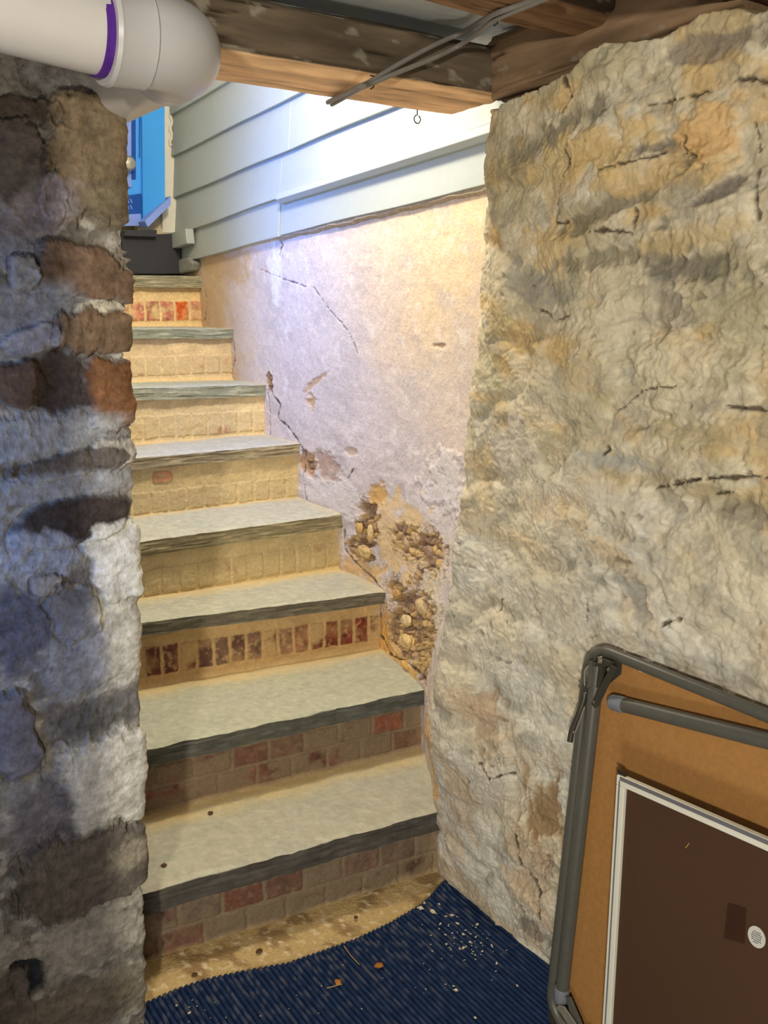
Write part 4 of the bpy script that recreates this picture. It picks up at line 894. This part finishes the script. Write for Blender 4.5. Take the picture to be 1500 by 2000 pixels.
# ------------------------------------------------------------------ folding table leaning on the right-hand wall
tv = -N * .078 + Z; tv /= np.linalg.norm(tv); tu = -U; tn = N * 1 + Z * .078; tn /= np.linalg.norm(tn)   # right, up, out
TO = W(-1.135, .368, .012)
def TP(a, b, c=0.0): return TO + tu * a + tv * b + tn * c
def T(px, py, c=0.0):
    P = hit(px, py, TO + tn * c, tn); return float((P - TO) @ tu), float((P - TO) @ tv), c
def TW(px, py, c=0.0): return hit(px, py, TO + tn * c, tn)
print('table corners', [tuple(round(v, 3) for v in T(*q)) for q in [(1137, 1330), (1090, 1780), (1075, 1950), (1165, 1265), (1195, 1262), (1500, 1390), (1215, 1508), (1185, 2000), (1500, 1635)]])
def build_table():
    root = empty('folding_table', TP(.43, 0, 0), 'folded card table with grey metal frame and brown board underside, leaning on the wall', 'table')
    top = T(1300, 1318)[1]; S_ = .85; a0 = T(1096, 1780)[0]; r = .0115; rc = .055
    def rr(a0, a1, b0, b1, rad):
        pts = []
        for (ca, cb, st) in ((a1 - rad, b1 - rad, 0), (a0 + rad, b1 - rad, 1), (a0 + rad, b0 + rad, 2), (a1 - rad, b0 + rad, 3)):
            for k in range(9):
                t = math.pi / 2 * (st + k / 8); pts.append((ca + rad * math.cos(t), cb + rad * math.sin(t)))
        return pts
    b1 = top; b0 = r; a1 = a0 + S_
    ring = rr(a0, a1, b0, b1, rc); path = [TP(a, b, 0) for a, b in ring] + [TP(*ring[0], 0)]
    solid('rim', [tube(path, r, 16, cap=False)], 'steel', root, True)
    poly = rr(a0 + .004, a1 - .004, b0 + .004, b1 - .004, rc - .006)
    solid('table_top', [prism([TP(a, b, -.006) for a, b in poly], -tn * .008)], 'board', root)
    ir = rr(a0 + .016, a1 - .016, b0 + .016, b1 - .016, rc - .012)
    # two folded legs, u-shaped pairs: along the left side and along the top
    lx = T(1172, 1330, .018)[0]; lx2 = T(1102, 1930, .018)[0]; lt = T(1166, 1300, .018)[1]; lb = T(1093, 1935, .018)[1]
    la = T(1142, 1560, .018)[0] * 0 + (T(1157, 1450, .018)[0] + T(1110, 1830, .018)[0]) / 2
    pa = TW(1168, 1298, .020); pb = TW(1098, 1932, .016)
    leg = solid('leg', [tube([pa, pb], .0140, 18)], 'steel', root, True)
    dirl = (pb - pa) / np.linalg.norm(pb - pa)
    f = solid('foot_cap', [lathe(pb - dirl * .004, dirl, [(0, .0150), (.002, .0158), (.028, .0158), (.034, .012), (.036, .004)])], 'cap', root, True); f['label'] = 'grey foot cap with pale ring'
    qa = TW(1196, 1371, .022); dq = tu
    qd = TW(1500, 1447, .022) - qa; qd /= np.linalg.norm(qd)
    solid('leg', [tube([qa + qd * .01, qa + qd * .70], .0140, 18)], 'steel', root, True)
    f = solid('foot_cap', [lathe(qa + qd * .030, -qd, [(0, .0148), (.002, .0155), (.026, .0155), (.033, .0125), (.035, .003)])], 'cap', root, True); f['label'] = 'blue grey round foot cap'
    # right and lower legs, outside the frame of view
    solid('leg', [tube([TP(a1 - .045, .12, .02), TP(a1 - .045, .8, .02)], .0140, 18)], 'steel', root, True)
    solid('leg', [tube([TP(a0 + .12, .05, .02), TP(a0 + .8, .05, .02)], .0140, 18)], 'steel', root, True)
    # corner brackets
    def px_plate(name, pts, c, th, mat, bev=.0008):
        return solid(name, [prism([TW(x, y, c) for x, y in pts], tn * th)], mat, root, False, bev)
    px_plate('corner_bracket', [(1150, 1292), (1180, 1278), (1216, 1287), (1214, 1316), (1186, 1340), (1152, 1348)], .000, .0025, 'steel2')
    px_plate('brace', [(1196, 1298), (1206, 1304), (1171, 1378), (1164, 1383), (1157, 1374)], .034, .004, 'steel2')
    px_plate('brace', [(1176, 1284), (1200, 1292), (1197, 1302), (1182, 1298), (1178, 1340), (1170, 1342), (1168, 1296)], .020, .010, 'steel2')
    px_plate('brace', [(1154, 1290), (1159, 1289), (1160, 1340), (1150, 1344)], .030, .006, 'steel')
    solid('spring', [tube([TW(1172 + 4 * math.sin(k * 1.2), 1282 + k * .35, .03 + .004 * math.cos(k * 1.2)) for k in range(40)], .0009, 6)], 'nickel', root, True)
    for (x, y) in ((1162, 1371), (1134, 1339), (1190, 1308)):
        solid('rivet', [lathe(TW(x, y, .034 if x > 1140 else .008), tn, [(0, .0045), (.003, .004), (.005, .002)])], 'steel', root, True)
    # locking lever hanging outside the rim
    lev = [TW(1152, 1338, .024), TW(1142, 1350, .026), TW(1141, 1362, .028), TW(1132, 1390, .032), TW(1118, 1425, .036), TW(1113, 1448, .038)]
    LV_ = solid('lever', [tube(smooth_path(lev, 5), .0062, 10)], 'steel2', root, True)
    wire = [TW(1150, 1300, .02), TW(1143, 1310, .024), TW(1142, 1332, .026), TW(1144, 1352, .028), TW(1138, 1380, .03), TW(1122, 1420, .036), TW(1121, 1432, .038), TW(1126, 1424, .038), TW(1142, 1380, .034)]
    o = solid('lever_wire', [tube(smooth_path(wire, 5), .0016, 8)], 'nickel', LV_, True); o['label'] = 'bright bent wire'
    px_plate('corner_bracket', [(1072, 1960), (1100, 1950), (1122, 1960), (1145, 2010), (1150, 2040), (1070, 2040)], .000, .0025, 'steel2')
    px_plate('brace', [(1108, 1944), (1116, 1946), (1138, 1998), (1150, 2030), (1138, 2032), (1120, 1990)], .018, .006, 'steel')
    b = px_plate('brace', [(1087, 1968), (1093, 1962), (1104, 1966), (1130, 2004), (1145, 2030), (1132, 2034), (1098, 1980)], .030, .003, 'nickel')
    for (x, y) in ((1255, 1306), (1495, 1390)):
        c = px_plate('clip', [(x - 5, y - 9), (x + 6, y - 6), (x + 6, y + 8), (x - 5, y + 5)], -.004, .0035, 'clip')
        solid('rivet', [lathe(TW(x, y + 2, .000), tn, [(0, .0016), (.0015, .0014)], 10)], 'iron', c, True)
    return root
build_table()

# ------------------------------------------------------------------ framed insect screen leaning on the table
def build_screen():
    c = .062
    tl = TW(1213, 1510, c); tr = TW(1500, 1633, c); bl = TW(1184, 2000, c)
    x = (tr - tl); x /= np.linalg.norm(x); y = (bl - tl); y /= np.linalg.norm(y); nrm = np.cross(x, y); nrm /= np.linalg.norm(nrm)
    if nrm @ tn < 0: nrm = -nrm
    Hh = tl[2] / -y[2]; Hh = Hh - .002; Wd = .62
    root = empty('window_screen', tl + y * Hh + x * Wd / 2, 'brown window screen in a thin white metal frame leaning on the folded table', 'screen')
    fw_, ft = .019, .012
    def Q(a, b, cc=0): return tl + x * a + y * b + nrm * cc
    ang = x @ y; print('screen angle', math.degrees(math.acos(ang)), 'height', Hh)
    for nm, (a0, a1, b0, b1) in {'top': (0, Wd, 0, fw_), 'bottom': (0, Wd, Hh - fw_, Hh), 'left': (0, fw_, fw_, Hh - fw_), 'right': (Wd - fw_, Wd, fw_, Hh - fw_)}.items():
        prof = prism([Q(a0, b0), Q(a1, b0), Q(a1, b1), Q(a0, b1)], nrm * ft); solid('frame_rail', [prof], 'alu', root, False, .0015)
    # raised lip and gasket groove
    solid('gasket', [prism([Q(.006, .009, ft - .001), Q(.009, .009, ft - .001), Q(.009, Hh - .01, ft - .001), Q(.006, Hh - .01, ft - .001)], nrm * .0015)], 'gasket', root)
    solid('gasket', [prism([Q(.008, .001, ft - .001), Q(Wd, .001, ft - .001), Q(Wd, .008, ft - .001), Q(.008, .008, ft - .001)], nrm * .0018)], 'gasket', root)
    solid('mesh_panel', [prism([Q(.015, .015, .004), Q(Wd - .015, .015, .004), Q(Wd - .015, Hh - .015, .004), Q(.015, Hh - .015, .004)], nrm * .0006)], 'screen', root)
    solid('corner_tab', [prism([Q(-.004, -.006, .002), Q(.012, -.004, .002), Q(.020, .004, .002), Q(.004, .003, .002)], nrm * .006)], 'iron', root)
    n_ = lambda px, py, cc: hit(px, py, Q(0, 0, cc), nrm)
    o = solid('tape_patch', [prism([n_(1422, 1763, .005), n_(1458, 1774, .005), n_(1454, 1843, .005), n_(1414, 1832, .005)], nrm * .0006)], 'tape', root); o['label'] = 'dark brown rectangular patch'
    ctr = n_(1478, 1830, .006); st = []
    for k in range(32): t = 2 * math.pi * k / 32; st.append(ctr + x * .0155 * math.cos(t) + y * .0175 * math.sin(t))
    o = solid('round_sticker', [prism(st, nrm * .0006)], 'sticker', root); o['label'] = 'round white paper sticker'; stk_ = o
    for k in range(6):
        w_ = [.006, .008, .009, .009, .008, .005][k]
        yy = -.009 + k * .0035
        sgs = []
        xx = -w_
        while xx < w_ - .001:
            L_ = .0012 + .0014 * ((k * 7 + int(xx * 9000)) % 3) / 2
            p = ctr + x * xx + y * yy + nrm * .0007; sgs.append(prism([p, p + x * L_, p + x * L_ + y * .0017, p + y * .0017], nrm * .0002)); xx += L_ + .0009
        solid('print_line', sgs, 'ink', stk_)
    solid('scratch', [tube([n_(1339, 1656, .006), n_(1346, 1647, .006)], .0007, 6)], 'straw', root)
    return root
build_screen()
